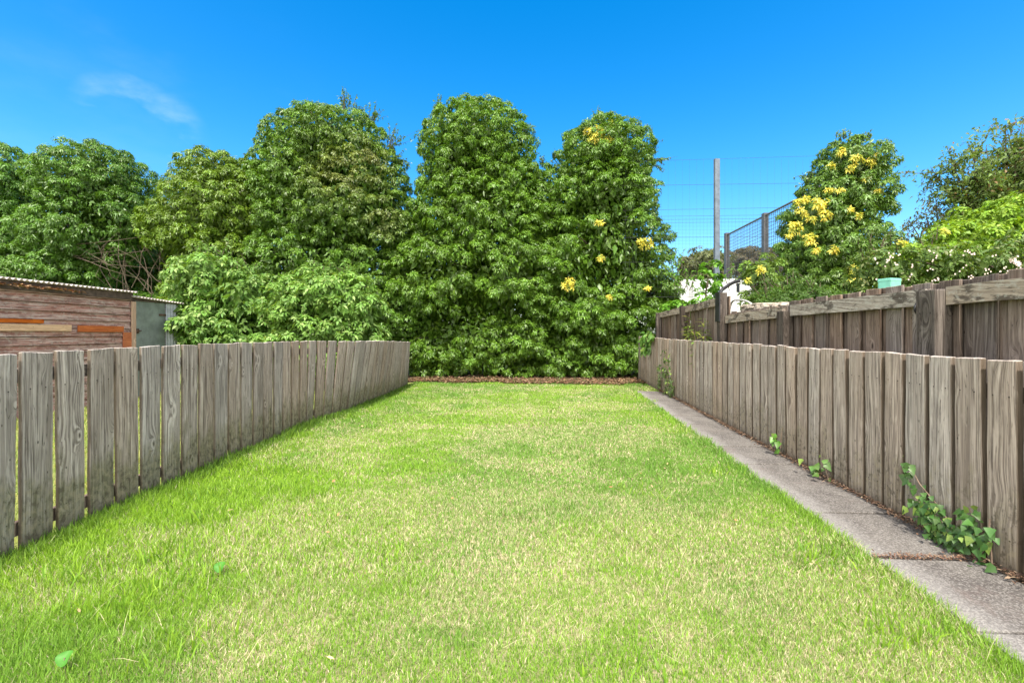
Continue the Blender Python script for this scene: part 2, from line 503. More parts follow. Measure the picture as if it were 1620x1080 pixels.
pth = mb.build('path', M['path'], bevel=.006); tag(pth, kind='structure')

# ------------------------------------------------------------------ grass blades
def grass_blades(X, Y, H, W, lean, col, z0=.003):
    n = len(X)
    az = rng.uniform(0, 2 * np.pi, n)
    side = np.stack([np.cos(az), np.sin(az), np.zeros(n)], 1)
    la = rng.uniform(0, 2 * np.pi, n)
    ld = np.stack([np.cos(la), np.sin(la), np.zeros(n)], 1) * (lean * H)[:, None]
    base = np.stack([X, Y, np.full(n, z0)], 1)
    up = np.zeros((n, 3)); up[:, 2] = 1
    hz = np.sqrt(np.maximum(H ** 2 * .15, H ** 2 - (lean * H) ** 2))
    mid = base + ld * .42 + up * (hz * .62)[:, None]
    tip = base + ld + up * hz[:, None]
    s = side * (W / 2)[:, None]
    V = np.stack([base - s, base + s, mid + s * .8, mid - s * .8, tip], 1).reshape(-1, 3)
    i = np.arange(n)[:, None] * 5
    Q = i + np.array([[0, 1, 2, 3]]); T = i + np.array([[3, 2, 4]])
    C = np.repeat(col, 5, axis=0)
    return V, Q, T, C

def lawn_points(y0, y1, dens):
    area = (y1 - y0) * 7
    n = int(area * dens)
    Y = rng.uniform(y0, y1, n); X = rng.uniform(-2.9, 4.1, n)
    edge = np.where(Y < PATH_END, PX(Y) + .085 * (fbm(Y * 4, Y * 0 + 3) - .38), RX(Y) - .03)
    endl = LAWN_END - .02 - .55 * fbm(X * 2.3 + 8, X * 0 + 2) - .22 * sstep(-1, 1.5, X) - .16 * rng.random(n) ** 2
    ok = (X > LX(Y) + .01) & (X < edge) & (Y < endl)
    return X[ok], Y[ok]

def straw_field(X, Y):
    """share of bleached grass: mottled, in loose bands across the middle of the lawn"""
    a = fbm(X * 1.5 + 3, Y * 1.9 + 5, 4)
    b = fbm(X * 4.6 + 20, Y * 5.2 + 11, 3)
    band = .5 + .5 * np.sin(Y * 2.6 + 2.2 * fbm(X * .6, Y * .6 + 40))
    s = .62 * a + .38 * b + .15 * (band - .5)
    mid = np.exp(-((X - .45) / 1.5) ** 2)
    s = s + .06 * mid - .10 * sstep(-1.3, -2.2, X) * sstep(6, 4, Y) - .09 * sstep(9.2, 10.8, Y)
    for cx, cy, rx, ry, w in [(-1.62, 4.3, .60, .42, .22), (-1.0, 2.1, .42, .30, .20), (-.95, 1.75, .35, .22, .16), (.15, 3.1, .6, .4, .10),
                              (1.2, 2.2, .35, .30, .08), (.5, 5.6, .8, .6, .09), (-1.4, 2.95, .25, .16, .14), (.6, 1.7, .4, .2, .08)]:
        s = s + w * np.exp(-(((X - cx) / rx) ** 2 + ((Y - cy) / ry) ** 2))
    return sstep(.41, .64, s)

VV, QQ, TT, CC = [], [], [], []
off_ = 0
for y0, y1, dens, w in [(1.25, 2.2, 42000, .0026), (2.2, 3.6, 25000, .0037), (3.6, 5.6, 11500, .0058), (5.6, 8.2, 5600, .0085), (8.2, 11.4, 3600, .012)]:
    X, Y = lawn_points(y0, y1, dens)
    n = len(X)
    st = straw_field(X, Y)
    tall = .45 * sstep(LX(Y) + .55, LX(Y) + .05, X) + .45 * sstep(-.9, -1.9, X) * sstep(5.2, 3.6, Y)
    tuft = sstep(.60, .74, fbm(X * 2.3 + 50, Y * 2.3 + 70, 3))
    edge = sstep(PX(Y) - .16, PX(Y) - .02, X) * (Y < PATH_END)
    H = (.0205 + .036 * tall + .016 * tuft + .026 * edge) * rng.uniform(.45, 1.7, n)
    is_straw = rng.random(n) < (.11 + .45 * st)
    H = np.where(is_straw, H * .8, H)
    lean = np.where(is_straw, rng.uniform(.35, .92, n), rng.uniform(.08, .8, n))
    gcol = np.array([.185, .36, .058])
    lime = np.array([.34, .55, .040])
    dk = np.array([.075, .17, .022])
    r = rng.random(n)[:, None]; t = sstep(.40, .62, fbm(X * .8 + 90, Y * .8 + 7, 3))[:, None]
    lm = np.clip(.30 * r + .45 * t + .55 * tall[:, None] - .15, 0, 1)
    col = gcol * (1 - lm) + lime * lm
    d = ((rng.random(n) < .18)[:, None] * .7)
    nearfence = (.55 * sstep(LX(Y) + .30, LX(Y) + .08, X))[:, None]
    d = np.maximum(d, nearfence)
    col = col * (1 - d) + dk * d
    sc = np.array([.66, .57, .41]) * rng.uniform(.7, 1.25, n)[:, None]
    sc2 = np.array([.46, .55, .24]) * rng.uniform(.7, 1.2, n)[:, None]
    sc = np.where((rng.random(n) < .45)[:, None], sc2, sc)
    col = np.where(is_straw[:, None], sc, col)
    col *= rng.uniform(.8, 1.2, n)[:, None]
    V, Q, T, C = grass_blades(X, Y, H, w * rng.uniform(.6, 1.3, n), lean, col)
    VV.append(V); QQ.append(Q + off_); TT.append(T + off_); CC.append(C); off_ += len(V)
# coarser clumps: tall blades by the left fence and in the left foreground
cl = [(-1.95, 2.85, 70, .10), (-1.55, 2.15, 60, .085), (-1.85, 2.4, 60, .10), (-1.25, 1.72, 45, .08), (-2.25, 3.3, 60, .10), (-2.0, 3.9, 50, .09), (-2.4, 4.1, 60, .10),
      (-1.5, 3.3, 45, .075), (-.6, 2.4, 30, .06), (-2.45, 5.2, 50, .09), (-2.3, 6.4, 40, .08), (.95, 3.4, 35, .06), (1.75, 3.9, 40, .07), (2.0, 5.4, 50, .08), (1.62, 2.4, 50, .075),
      (1.5, 1.8, 40, .07), (2.3, 7.8, 40, .08), (.4, 1.6, 30, .06), (-.2, 1.45, 25, .06), (-2.1, 2.2, 60, .11), (-1.7, 1.9, 50, .10)]
for cx, cy, n, hh in cl:
    n = int(n * 1.8)
    X = rng.normal(cx, .10, n); Y = rng.normal(cy, .07, n)
    ok = (X > LX(Y) + .02); X, Y = X[ok], Y[ok]; n = len(X)
    H = hh * rng.uniform(.5, 1.3, n)
    lm = rng.random(n)[:, None]
    col = np.array([.13, .28, .025]) * (1 - lm) + np.array([.32, .50, .045]) * lm
    V, Q, T, C = grass_blades(X, Y, H, rng.uniform(.0045, .0095, n), rng.uniform(.1, .8, n), col)
    VV.append(V); QQ.append(Q + off_); TT.append(T + off_); CC.append(C); off_ += len(V)
# fringe right under the left fence
n = 6500
Y = rng.uniform(1.6, 10.2, n); X = LX(Y) + np.abs(rng.normal(0, .07, n)) + .012
H = rng.uniform(.04, .12, n) * (.6 + .8 * fbm(Y * 2, Y * 0))
lm = rng.random(n)[:, None] * .8
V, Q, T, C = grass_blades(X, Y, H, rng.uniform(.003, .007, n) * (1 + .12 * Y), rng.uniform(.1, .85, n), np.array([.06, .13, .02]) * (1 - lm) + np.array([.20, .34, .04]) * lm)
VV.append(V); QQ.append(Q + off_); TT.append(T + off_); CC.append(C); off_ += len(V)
# long bleached stalks lying in the lawn
n = 260
X = rng.uniform(-2, 1.8, n); Y = rng.uniform(1.4, 4.5, n)
V, Q, T, C = grass_blades(X, Y, rng.uniform(.05, .16, n), rng.uniform(.0015, .003, n), rng.uniform(.85, .98, n), np.tile([.62, .56, .34], (n, 1)), .02)
VV.append(V); QQ.append(Q + off_); TT.append(T + off_); CC.append(C); off_ += len(V)
gm = np_mesh('grass', np.concatenate(VV), [np.concatenate(QQ), np.concatenate(TT)], np.concatenate(CC))
go = place('grass', gm, M['grass'])
tag(go, 'mown lawn grass, green mottled with bleached straw patches between the fences', 'grass', kind='stuff')
# rough grass beyond the left fence, seen through the gaps
n = 26000
X = rng.uniform(-6.9, -2.72, n); Y = rng.uniform(2.0, 9.5, n)
ok = X < LX(Y) - .05; X, Y = X[ok], Y[ok]; n = len(X)
lm = rng.random(n)[:, None]
V, Q, T, C = grass_blades(X, Y, rng.uniform(.03, .08, n), rng.uniform(.006, .014, n), rng.uniform(.1, .8, n), np.array([.22, .33, .05]) * (1 - lm) + np.array([.52, .50, .20]) * lm)
o = place('neighbouring_grass', np_mesh('neighbouring_grass', V, [Q, T], C), M['grass'])
tag(o, 'sunlit rough grass beyond the left fence in front of the shed', 'grass', kind='stuff')

# ------------------------------------------------------------------ low picket fences
def board_variants(w, h, t, n, seed):
    r = np.random.default_rng(seed)
    out = []
    for q in range(n):
        bm = bmesh.new()
        nx, nz = 4, 8
        tw = r.uniform(-.006, .006); cup = r.uniform(-.004, .004); ts = r.uniform(-.006, .006)
        grid = {}
        for side in (0, 1):
            for i in range(nx + 1):
                for j in range(nz + 1):
                    x = (i / nx - .5) * w; z = j / nz * h
                    wob = .0018 * math.sin(j * 1.7 + q * 2.1) if i in (0, nx) else 0
                    if j == nz: z += ts * (i / nx - .5) * 2 + r.uniform(-.0025, .0025)
                    y = (t / 2 if side else -t / 2) + cup * (1 - (2 * i / nx - 1) ** 2) + tw * (j / nz - .4) * (i / nx - .5) * 2
                    grid[side, i, j] = bm.verts.new((x + wob, y, z))
        for i in range(nx):
            for j in range(nz):
                bm.faces.new([grid[0, i, j], grid[0, i + 1, j], grid[0, i + 1, j + 1], grid[0, i, j + 1]])
                bm.faces.new([grid[1, i, j], grid[1, i, j + 1], grid[1, i + 1, j + 1], grid[1, i + 1, j]])
        for j in range(nz):
            bm.faces.new([grid[0, 0, j], grid[0, 0, j + 1], grid[1, 0, j + 1], grid[1, 0, j]])
            bm.faces.new([grid[0, nx, j], grid[1, nx, j], grid[1, nx, j + 1], grid[0, nx, j + 1]])
        for i in range(nx):
            bm.faces.new([grid[0, i, nz], grid[0, i + 1, nz], grid[1, i + 1, nz], grid[1, i, nz]])
            bm.faces.new([grid[0, i, 0], grid[1, i, 0], grid[1, i + 1, 0], grid[0, i + 1, 0]])
        bmesh.ops.recalc_face_normals(bm, faces=bm.faces)
        sharp = [e for e in bm.edges if len(e.link_faces) == 2 and e.calc_face_angle() > .8]
        bmesh.ops.bevel(bm, geom=sharp, offset=.0035, segments=1, affect='EDGES')
        me = bpy.data.meshes.new('board'); bm.to_mesh(me); bm.free()
        out.append(me)
    return out

def board_copy(proto, me, parent, x, y, z, rz, lean=0.0, tilt=0.0, s=(1, 1, 1), mat=None):
    o = proto.copy()
    o.data = me
    COL.objects.link(o)
    o.parent = parent
    o.rotation_mode = 'ZYX'
    R = Matrix.Rotation(rz, 4, 'Z')
    T = Matrix.Translation(Vector((x, y, z)) - Vector(parent.location))
    Lm = Matrix.Rotation(lean, 4, 'X') @ Matrix.Rotation(tilt, 4, 'Y')
    m_ = T @ R @ Lm
    o.location = m_.to_translation()
    o.rotation_mode = 'XYZ'
    o.rotation_euler = m_.to_euler('XYZ')
    o.scale = s
    return o

def run_points(xf, y0, y1, pitch):
    """points every `pitch` along the line (xf(y), y)"""
    pts, y = [], y0
    while y < y1:
        dx = float(xf(y + .01) - xf(y - .01)) / .02
        pts.append((float(xf(y)), y, dx))
        y += pitch / math.sqrt(1 + dx * dx)
    return pts

# left fence
lf = empty('picket_fence', (-2.66, 2.0, 0))
tag(lf, 'weathered grey vertical board fence left of the lawn, bowed inward at its far end', 'fence')
vl = board_variants(.175, 1.1, .022, 7, 3)
for m_ in vl: m_.materials.append(M['fence_left'])
proto = bpy.data.objects.new('board', vl[0])
y_first = 720 * 2.66 / 784 - .1 - .201 * 3
for i, (x, y, dx) in enumerate(run_points(LX, y_first + .005, 10.25, .201)):
    lean_in = .135 * sstep(5.4, 7.0, y) * (1 - .55 * sstep(8.5, 10.2, y))
    top = np.interp(y, [2, 3, 4, 6, 7.5, 8.5, 10.2], [1.088, 1.10, 1.106, 1.10, 1.085, 1.06, 1.005]) + rng.uniform(-.003, .003)
    rz = math.atan2(1, dx) + math.pi           # local x runs along the fence
    board_copy(proto, vl[int(rng.integers(7))], lf, x, y, 0, rz, lean=-lean_in + rng.uniform(-.006, .006),
               tilt=rng.uniform(-.006, .006), s=(rng.uniform(.97, 1.02) * (.972 if y < 2.75 else 1.06 if 5.9 < y < 8 else 1), rng.uniform(.9, 1.1), top / 1.1))
for z, hgt in ((.93, .075), (.10, .075)):
    rb = MB()
    seg = list(np.linspace(1.6, 10.2, 18))
    for a, b in zip(seg[:-1], seg[1:]):
        la = .135 * sstep(5.4, 7.0, a) * (1 - .55 * sstep(8.5, 10.2, a)) * z; lb = .135 * sstep(5.4, 7.0, b) * (1 - .55 * sstep(8.5, 10.2, b)) * z
        xa, xb = float(LX(a)) - .036 + la, float(LX(b)) - .036 + lb
        zz = z * (1 - .08 * sstep(8, 10.2, a)) if z > .5 else z
        v = [(xa - .016, a, zz), (xa + .016, a, zz), (xb + .016, b - .002, zz), (xb - .016, b - .002, zz)]
        rb.add(v + [(p[0], p[1], p[2] + hgt) for p in v], [(3, 2, 1, 0), (4, 5, 6, 7), (0, 1, 5, 4), (1, 2, 6, 5), (2, 3, 7, 6), (3, 0, 4, 7)])
    rb.build('rail', M['dark_board'], lf)

# right fence
rf = empty('picket_fence', (2.44, 2.17, 0))
tag(rf, 'weathered pale brown vertical board fence beside the concrete path', 'fence')
vr = board_variants(.154, 1.08, .032, 7, 8)
for m_ in vr: m_.materials.append(M['fence_right'])
proto_r = bpy.data.objects.new('board', vr[0])
y_first = 720 * 2.25 / (1563 - 873) - .181 * 2 - .09
for i, (x, y, dx) in enumerate(run_points(RX, y_first, 11.75, .1815)):
    top = np.interp(y, [2, 6, 8, 11.5], [1.07, 1.083, 1.085, 1.12]) + rng.uniform(-.007, .007)
    rz = math.atan2(1, dx)
    board_copy(proto_r, vr[int(rng.integers(7))], rf, x, y, 0, rz, lean=rng.uniform(-.006, .006), tilt=rng.uniform(-.006, .006),
               s=(rng.uniform(.97, 1.03), rng.uniform(.9, 1.1), top / 1.08))
def fence_rail(parent, off, y0, y1, z0, z1, th, mat, name='rail', bevel=.004):
    """straight rail parallel to the right fence, front face `off` beyond it"""
    rb = MB()
    u = Vector((.087, 1, 0)).normalized(); nn = Vector((u.y, -u.x, 0))
    a = Vector((RX(y0), y0, 0)) + nn * off; b = Vector((RX(y1), y1, 0)) + nn * off
    n = max(2, int((y1 - y0) / .25))
    base = []
    for i in range(n + 1):
        p = a.lerp(b, i / n)
        w = rng.uniform(-.003, .003)
        za, zb = (z0 if not hasattr(z0, '__len__') else z0[0] + (z0[1] - z0[0]) * i / n), (z1 if not hasattr(z1, '__len__') else z1[0] + (z1[1] - z1[0]) * i / n)
        base.append([(p.x, p.y, za + w), (p.x + nn.x * th, p.y + nn.y * th, za + w), (p.x + nn.x * th, p.y + nn.y * th, zb + w), (p.x, p.y, zb + w)])
    V = [q for r in base for q in r]
    fs = [(0, 1, 2, 3), tuple(n * 4 + k for k in (3, 2, 1, 0))]
    for i in range(n):
        for k in range(4):
            fs.append((i * 4 + k, (i + 1) * 4 + k, (i + 1) * 4 + (k + 1) % 4, i * 4 + (k + 1) % 4))
    rb.add(V, fs)
    # mesh origin at the rail's first corner so that grain follows it
    o_ = Vector(base[0][0])
    rb.v = [tuple(Vector(p) - o_) for p in rb.v]
    me_ = rb.mesh(name)
    bm = bmesh.new(); bm.from_mesh(me_); bmesh.ops.recalc_face_normals(bm, faces=bm.faces); bm.to_mesh(me_); bm.free()
    return place(name, me_, mat, parent, o_ - Vector(parent.location))
for z in (.16, .86):
    fence_rail(rf, .020, 1.5, 11.7, z, z + .08, .035, M['dark_board'])

# ------------------------------------------------------------------ tall dark fence behind the right one
TOFF = .26
u_r = Vector((.087, 1, 0)).normalized(); n_r = Vector((u_r.y, -u_r.x, 0))
rz_r = math.atan2(u_r.y, u_r.x)
def onfence(Y, off):
    return Vector((RX(Y), Y, 0)) + n_r * off
tf = empty('tall_fence', tuple(onfence(2.0, TOFF)))
tag(tf, 'tall dark weathered close-board fence with stout posts, behind the pale low fence', 'fence')
vt = board_variants(.152, 1.5, .020, 6, 21)
for m_ in vt: m_.materials.append(M['dark_board'])
proto_t = bpy.data.objects.new('board', vt[0])
post_y = [1.08, 2.92, 4.77, 6.52, 8.45, 10.4]
y = 1.75; i = 0
while y < 10.7:
    far = y > 6.5
    top = (1.725 - .06 * (y - 6.5) / 4 if far else (1.49 if y > 4.85 else 1.535) + rng.uniform(-.012, .012))
    p = onfence(y, TOFF + (.0245 if i % 2 else .0))
    board_copy(proto_t, vt[int(rng.integers(6))], tf, p.x, p.y, 0, rz_r, lean=rng.uniform(-.006, .006), s=(rng.uniform(.96, 1.04), 1, top / 1.5))
    y += .1135; i += 1
pm = MB(); pm.box(-.075, .075, -.05, .05, 0, 1.0)
post_me = pm.mesh('post', bevel=.006)
post_me.materials.append(M['dark_post'])
proto_p = bpy.data.objects.new('post', post_me)
for y, top, wd in [(1.08, 1.5, 1), (2.92, 1.475, 1.0), (4.77, 1.43, .95), (6.52, 1.775, .85), (8.45, 1.70, .8), (10.4, 1.665, .8)]:
    p = onfence(y, TOFF - .075)
    board_copy(proto_p, post_me, tf, p.x, p.y, 0, rz_r, s=(wd, 1, top))
for a, b in zip(post_y[:-1], post_y[1:]):
    far = a > 6
    w0, w1 = .078, .078
    if far:
        z1 = [1.725 - .06 * (a - 6.5) / 4, 1.725 - .06 * (b - 6.5) / 4]; z0 = [z - .115 for z in z1]
    else:
        z1 = [1.492, 1.488] if a < 4.5 else [1.478, 1.452]; z0 = [q_ - .11 for q_ in z1]
    fence_rail(tf, TOFF - .064, a + w0, b - w1, z0, z1, .048, M['rail'])
    fence_rail(tf, TOFF - .064, a + w0, b - w1, .5, .6, .048, M['dark_board'])

# black panel on the step post, hoses, cable
p = onfence(6.52, TOFF - .135)
bp = MB(); bp.box(-.082, .082, -.008, .008, -.21, .21)
o = place('black_panel', bp.mesh('black_panel', bevel=.003), M['black'], None, (p.x, p.y, 1.575))
o.rotation_euler = (0, 0, rz_r)
tag(o, 'flat black panel fixed upright on the taller post where the dark fence steps', 'panel')
def tube_thing(name, pts, r, mat, label, cat, sides=8):
    t = MB()
    P = [Vector(q) for q in pts]; fine = []
    for i in range(len(P) - 1):
        p0, p1, p2, p3 = P[max(i - 1, 0)], P[i], P[i + 1], P[min(i + 2, len(P) - 1)]
        for s in range(6):
            t_ = s / 6
            fine.append(.5 * ((2 * p1) + (p2 - p0) * t_ + (2 * p0 - 5 * p1 + 4 * p2 - p3) * t_ ** 2 + (3 * p1 - p0 - 3 * p2 + p3) * t_ ** 3))
    fine.append(P[-1])
    t.tube(fine, r, sides)
    o_ = t.build(name, mat, None, smooth=True)
    return tag(o_, label, cat)
pe = onfence(6.52, TOFF - .06)
tube_thing('hose', [(pe.x, pe.y, 1.55), at(1140, 463, 6.75), at(1150, 453, 6.75), at(1161, 446.5, 6.7), at(1171, 444, 6.65)], .026, M['black'],
           'thick black hose curving up behind the black panel', 'hose')
tube_thing('hose', [at(1152, 500, 6.75), at(1158, 478, 6.65), at(1168, 474.5, 6.5), at(1180, 476, 6.3), at(1191, 483, 6.1), at(1202, 500, 5.95), at(1206, 520, 5.9)], .014, M['hose_grey'],
           'thin pale hose arching over the stone wall beside the black panel', 'hose')
pc = onfence(2.98, TOFF - .13)
# cable looped on the broad near post
tube_thing('cable', [at(1463, 470, 3.05), at(1452, 477, 3.0), at(1447, 488, 2.98), at(1450, 496, 3.0), at(1452, 500, 3.05)], .006, M['black'],
           'short black cable looped beside the broad near post of the dark fence', 'cable')

# stone wall
def stone_block(mb_, c, s, r):
    ico = [Vector(v) for v in [(-1, -1, -1), (1, -1, -1), (1, 1, -1), (-1, 1, -1), (-1, -1, 1), (1, -1, 1), (1, 1, 1), (-1, 1, 1)]]
    R = Matrix.Rotation(rz_r - math.pi / 2 + r.uniform(-.15, .15), 3, 'Z') @ Matrix.Rotation(r.uniform(-.1, .1), 3, 'X')
    vs_ = []
    for v in ico:
        q = Vector((v.x * s[0] * r.uniform(.8, 1.1), v.y * s[1] * r.uniform(.8, 1.1), v.z * s[2] * r.uniform(.8, 1.1)))
        vs_.append(Vector(c) + R @ q)
    mb_.add(vs_, [(3, 2, 1, 0), (4, 5, 6, 7), (0, 1, 5, 4), (1, 2, 6, 5), (2, 3, 7, 6), (3, 0, 4, 7)])
sw = MB(); r_ = np.random.default_rng(4)
yy = 4.3
while yy < 6.35:
    z = 0.0
    while z < 1.475 + .045 * (yy - 4.4):
        hh = r_.uniform(.03, .065) if z > 1.2 else .2
        for off2 in (.20, .40):
            p = onfence(yy + r_.uniform(-.03, .03), TOFF + off2 + r_.uniform(-.02, .02))
            stone_block(sw, (p.x, p.y, z + hh / 2), (.105, .060 * r_.uniform(.7, 1.3), hh / 2 * 1.05), r_)
        z += hh
    yy += .095
o = sw.build('stone_wall', M['stone'], bevel=.012, segs=1)
tag(o, 'rough dry stone wall top showing just above the dark fence', 'wall')

# green box
gb = empty('plastic_bin', tuple(at(1407, 527, 3.72) * [1, 1, 0]))
gb.rotation_euler = (0, 0, .3)
tag(gb, 'pale turquoise plastic bin showing above the dark fence rail', 'bin')
b_ = MB(); b_.box(-.06, .06, -.05, .05, 0, 1.63); b_.build('bin_body', M['green_plastic'], gb, bevel=.008, world_pos=False)
b_ = MB(); b_.box(-.0615, .0615, -.0515, .0515, 1.618, 1.645); b_.build('lid', M['green_plastic'], gb, bevel=.005, world_pos=False)

# ------------------------------------------------------------------ shed behind the left fence
SX = -7.0
sh = empty('shed', (SX, 6.5, 0))
tag(sh, 'old wooden shed with peeling red planks and corrugated roof behind the left fence', 'shed')
w_ = MB(); z = 0.0; pj = np.random.default_rng(8)
w_.box(SX - 2.4, SX - .03, 4.6, 8.38, 0, 1.86)
while z < 1.80:
    hh = .128
    cut = pj.uniform(5.4, 7.6)
    for a, b in ((4.6, cut - .002), (cut + .002, 8.34)):
        d1, d2 = pj.uniform(.014, .024), pj.uniform(-.006, .002)
        sag = pj.uniform(-.004, .004)
        w_.add([(SX - .028, a, z + sag), (SX + d1, a, z + sag), (SX + d2, a, z + hh + sag - .008), (SX - .028, a, z + hh + sag - .004),
                (SX - .028, b, z - sag), (SX + d1, b, z - sag), (SX + d2, b, z + hh - sag - .008), (SX - .028, b, z + hh - sag - .004)],
               [(0, 1, 2, 3), (7, 6, 5, 4), (0, 4, 5, 1), (1, 5, 6, 2), (2, 6, 7, 3), (3, 7, 4, 0)])
    z += hh
w_.build('wall', M['shed'], sh)
def shed_y(px): return 7.0 * 720 / (810 - px)
def shed_z(px, py): return CAMH - (py - 527) / 720 * shed_y(px)
def patch(name, px0, px1, py0, py1, ref, mat, proud, z0=None, z1=None, label=None):
    b2 = MB()
    za, zb = shed_z(ref, py1), shed_z(ref, py0)
    ya, yb = shed_y(px0), shed_y(px1)
    me_ = MB(); me_.box(0, .022, 0, yb - ya, 0, zb - za)
    o_ = place(name, me_.mesh(name, bevel=.003), mat, sh, Vector((SX + proud, ya, za)) - Vector(sh.location))
    if label: o_['label'] = label
    return o_
patch('patch_board', -60, 110, 513, 523.5, 60, M['tan'], .014, label='new tan pine repair board')
patch('patch_board', -60, 66, 504.5, 510.5, 30, M['orange'], .014, label='thin orange repair board')
patch('patch_board', 121, 193, 515.5, 525, 160, M['orange'], .014, label='long orange brown repair board')
patch('patch_board', 192.5, 206, 525.5, 620, 200, M['orange'], .015, label='upright orange brown repair board at the corner')
patch('door_frame', 205, 212, 477, 650, 208, M['tan_v'], .020, label='pale pine upright beside the metal door')
dy0, dy1 = shed_y(212.5), shed_y(260)
d_ = MB(); d_.box(SX - .02, SX + .012, dy0, dy1, .03, 1.80)
dr = d_.build('door', M['door_metal'], sh, bevel=.004)
h_ = MB(); h_.tube([(SX + .03, dy0 - .02, 1.235), (SX + .03, dy0 + .12, 1.25)], .012, 6); h_.box(SX + .0125, SX + .03, dy0 + .03, dy0 + .075, 1.20, 1.285)
place('handle', h_.mesh('handle'), M['rust'], dr)
h_ = MB(); h_.box(SX + .0125, SX + .022, dy1 - .16, dy1 + .02, 1.545, 1.585)
place('hinge', h_.mesh('hinge'), M['rust'], dr)
c_ = MB(); ny = 40; ya, yb = shed_y(262), shed_y(280.5)
V = []; fs = []
for i in range(ny + 1):
    yv = ya + (yb - ya) * i / ny; xv = SX + .016 * math.sin(i / ny * 2 * math.pi * 4)
    V += [(xv, yv, 0), (xv, yv, 1.80)]
for i in range(ny): fs.append((2 * i, 2 * i + 2, 2 * i + 3, 2 * i + 1))
c_.add(V, fs); cs = c_.build('corrugated_sheet', M['zinc'], sh)
sm = cs.modifiers.new('thick', 'SOLIDIFY'); sm.thickness = .003
e_ = MB(); e_.box(SX - 2.4, SX - .02, 8.40, dy0 - .002, 0, 1.8); e_.box(SX - 2.4, SX - .03, dy0, yb - .01, 0, 1.80); e_.build('lean_to', M['shed'], sh)
def corr_roof(y0, y1, zf, rise, over, pitchn, name):
    V, fs = [], []
    n_ = int((y1 - y0) / .076 * 8)
    for i in range(n_ + 1):
        yv = y0 + (y1 - y0) * i / n_
        zz = .014 * math.sin(2 * math.pi * yv / .076)
        z_a = zf(yv)
        V += [(SX + over, yv, z_a + zz), (SX - 1.2, yv, z_a + rise * .5 + zz), (SX - 2.6, yv, z_a + rise + zz)]
    for i in range(n_):
        for k in (0, 1):
            fs.append((3 * i + k, 3 * i + 3 + k, 3 * i + 4 + k, 3 * i + 1 + k))
    c2 = MB(); c2.add(V, fs)
    o_ = c2.build(name, M['roof_sheet'], sh, smooth=True)
    md = o_.modifiers.new('thick', 'SOLIDIFY'); md.thickness = .006
    return o_
corr_roof(4.5, 8.40, lambda y: 1.955, .10, .10, 8, 'roof')
corr_roof(8.32, 9.62, lambda y: 1.875 - .04 * (y - 8.4), .08, .09, 8, 'roof')
f_ = MB(); f_.box(SX + .016, SX + .045, 4.6, 8.36, 1.812, 1.935); f_.build('fascia', M['fascia'], sh)
f_ = MB(); f_.box(SX + .014, SX + .035, 8.345, 9.52, 1.802, 1.822); f_.build('fascia', M['fascia'], sh)

# ------------------------------------------------------------------ foliage
def leaf_geo(P, D, N, L, W, C, shape='rhomb', droop=.25):
    n = len(P)
    D = unit(D); S = unit(np.cross(D, N)); N2 = np.cross(S, D)
    L = L[:, None]; W = W[:, None]
    dn = np.zeros((n, 3)); dn[:, 2] = -1
    if shape == 'rhomb':
        a = P + D * L * .38 + S * W * .5 + N2 * W * .18
        b = P + D * L * .38 - S * W * .5 + N2 * W * .18
        t = P + D * L + dn * L * droop * .5
        V = np.stack([P, a, t, b], 1).reshape(-1, 3)
        i = np.arange(n)[:, None] * 4
        return V, [np.concatenate([i + np.array([[0, 2, 1]]), i + np.array([[0, 3, 2]])])], np.repeat(C, 4, 0), 4
    def along(t): return P + D * L * t + dn * L * droop * t * t
    up = N2 * W
    if shape == 'oval':
        ts, ws = (.30, .65), (.46, .40)
    elif shape == 'ivy':
        ts, ws = (.22, .55), (.56, .36)
    m1, m2, tip = along(ts[0]), along(ts[1]), along(1.0)
    V = np.stack([P, m1 + S * W * ws[0] + up * .14, m2 + S * W * ws[1] + up * .12, tip,
                  m2 - S * W * ws[1] + up * .12, m1 - S * W * ws[0] + up * .14, m1, m2], 1).reshape(-1, 3)
    i = np.arange(n)[:, None] * 8
    T = np.concatenate([i + np.array([[0, 6, 1]]), i + np.array([[0, 5, 6]]), i + np.array([[7, 3, 2]]), i + np.array([[7, 4, 3]])])
    Q = np.concatenate([i + np.array([[6, 7, 2, 1]]), i + np.array([[6, 5, 4, 7]])])
    return V, [Q, T], np.repeat(C, 8, 0), 8

class Leaves:
    def __init__(self, r): self.parts = []; self.r = r
    def add(self, P, D, N, L, W, C, shape, droop):
        self.parts.append(leaf_geo(P, D, N, L, W, C, shape, droop))
    def mesh(self, name):
        V, C, fs, off = [], [], {}, 0
        for v, fl, c, k in self.parts:
            V.append(v); C.append(c)
            for f in fl: fs.setdefault(f.shape[1], []).append(f + off)
            off += len(v)
        return np_mesh(name, np.concatenate(V), [np.concatenate(fs[k]) for k in sorted(fs)], np.concatenate(C))

def colour_set(r, n, base, var=.22, light=None, lfrac=.0):
    c = np.tile(np.array(base), (n, 1)) * r.uniform(1 - var, 1 + var, (n, 1)) * r.uniform(.92, 1.08, (n, 3))
    if light is not None and lfrac > 0:
        m_ = r.random(n) < lfrac
        c[m_] = np.array(light) * r.uniform(.8, 1.2, (m_.sum(), 1))
    return c

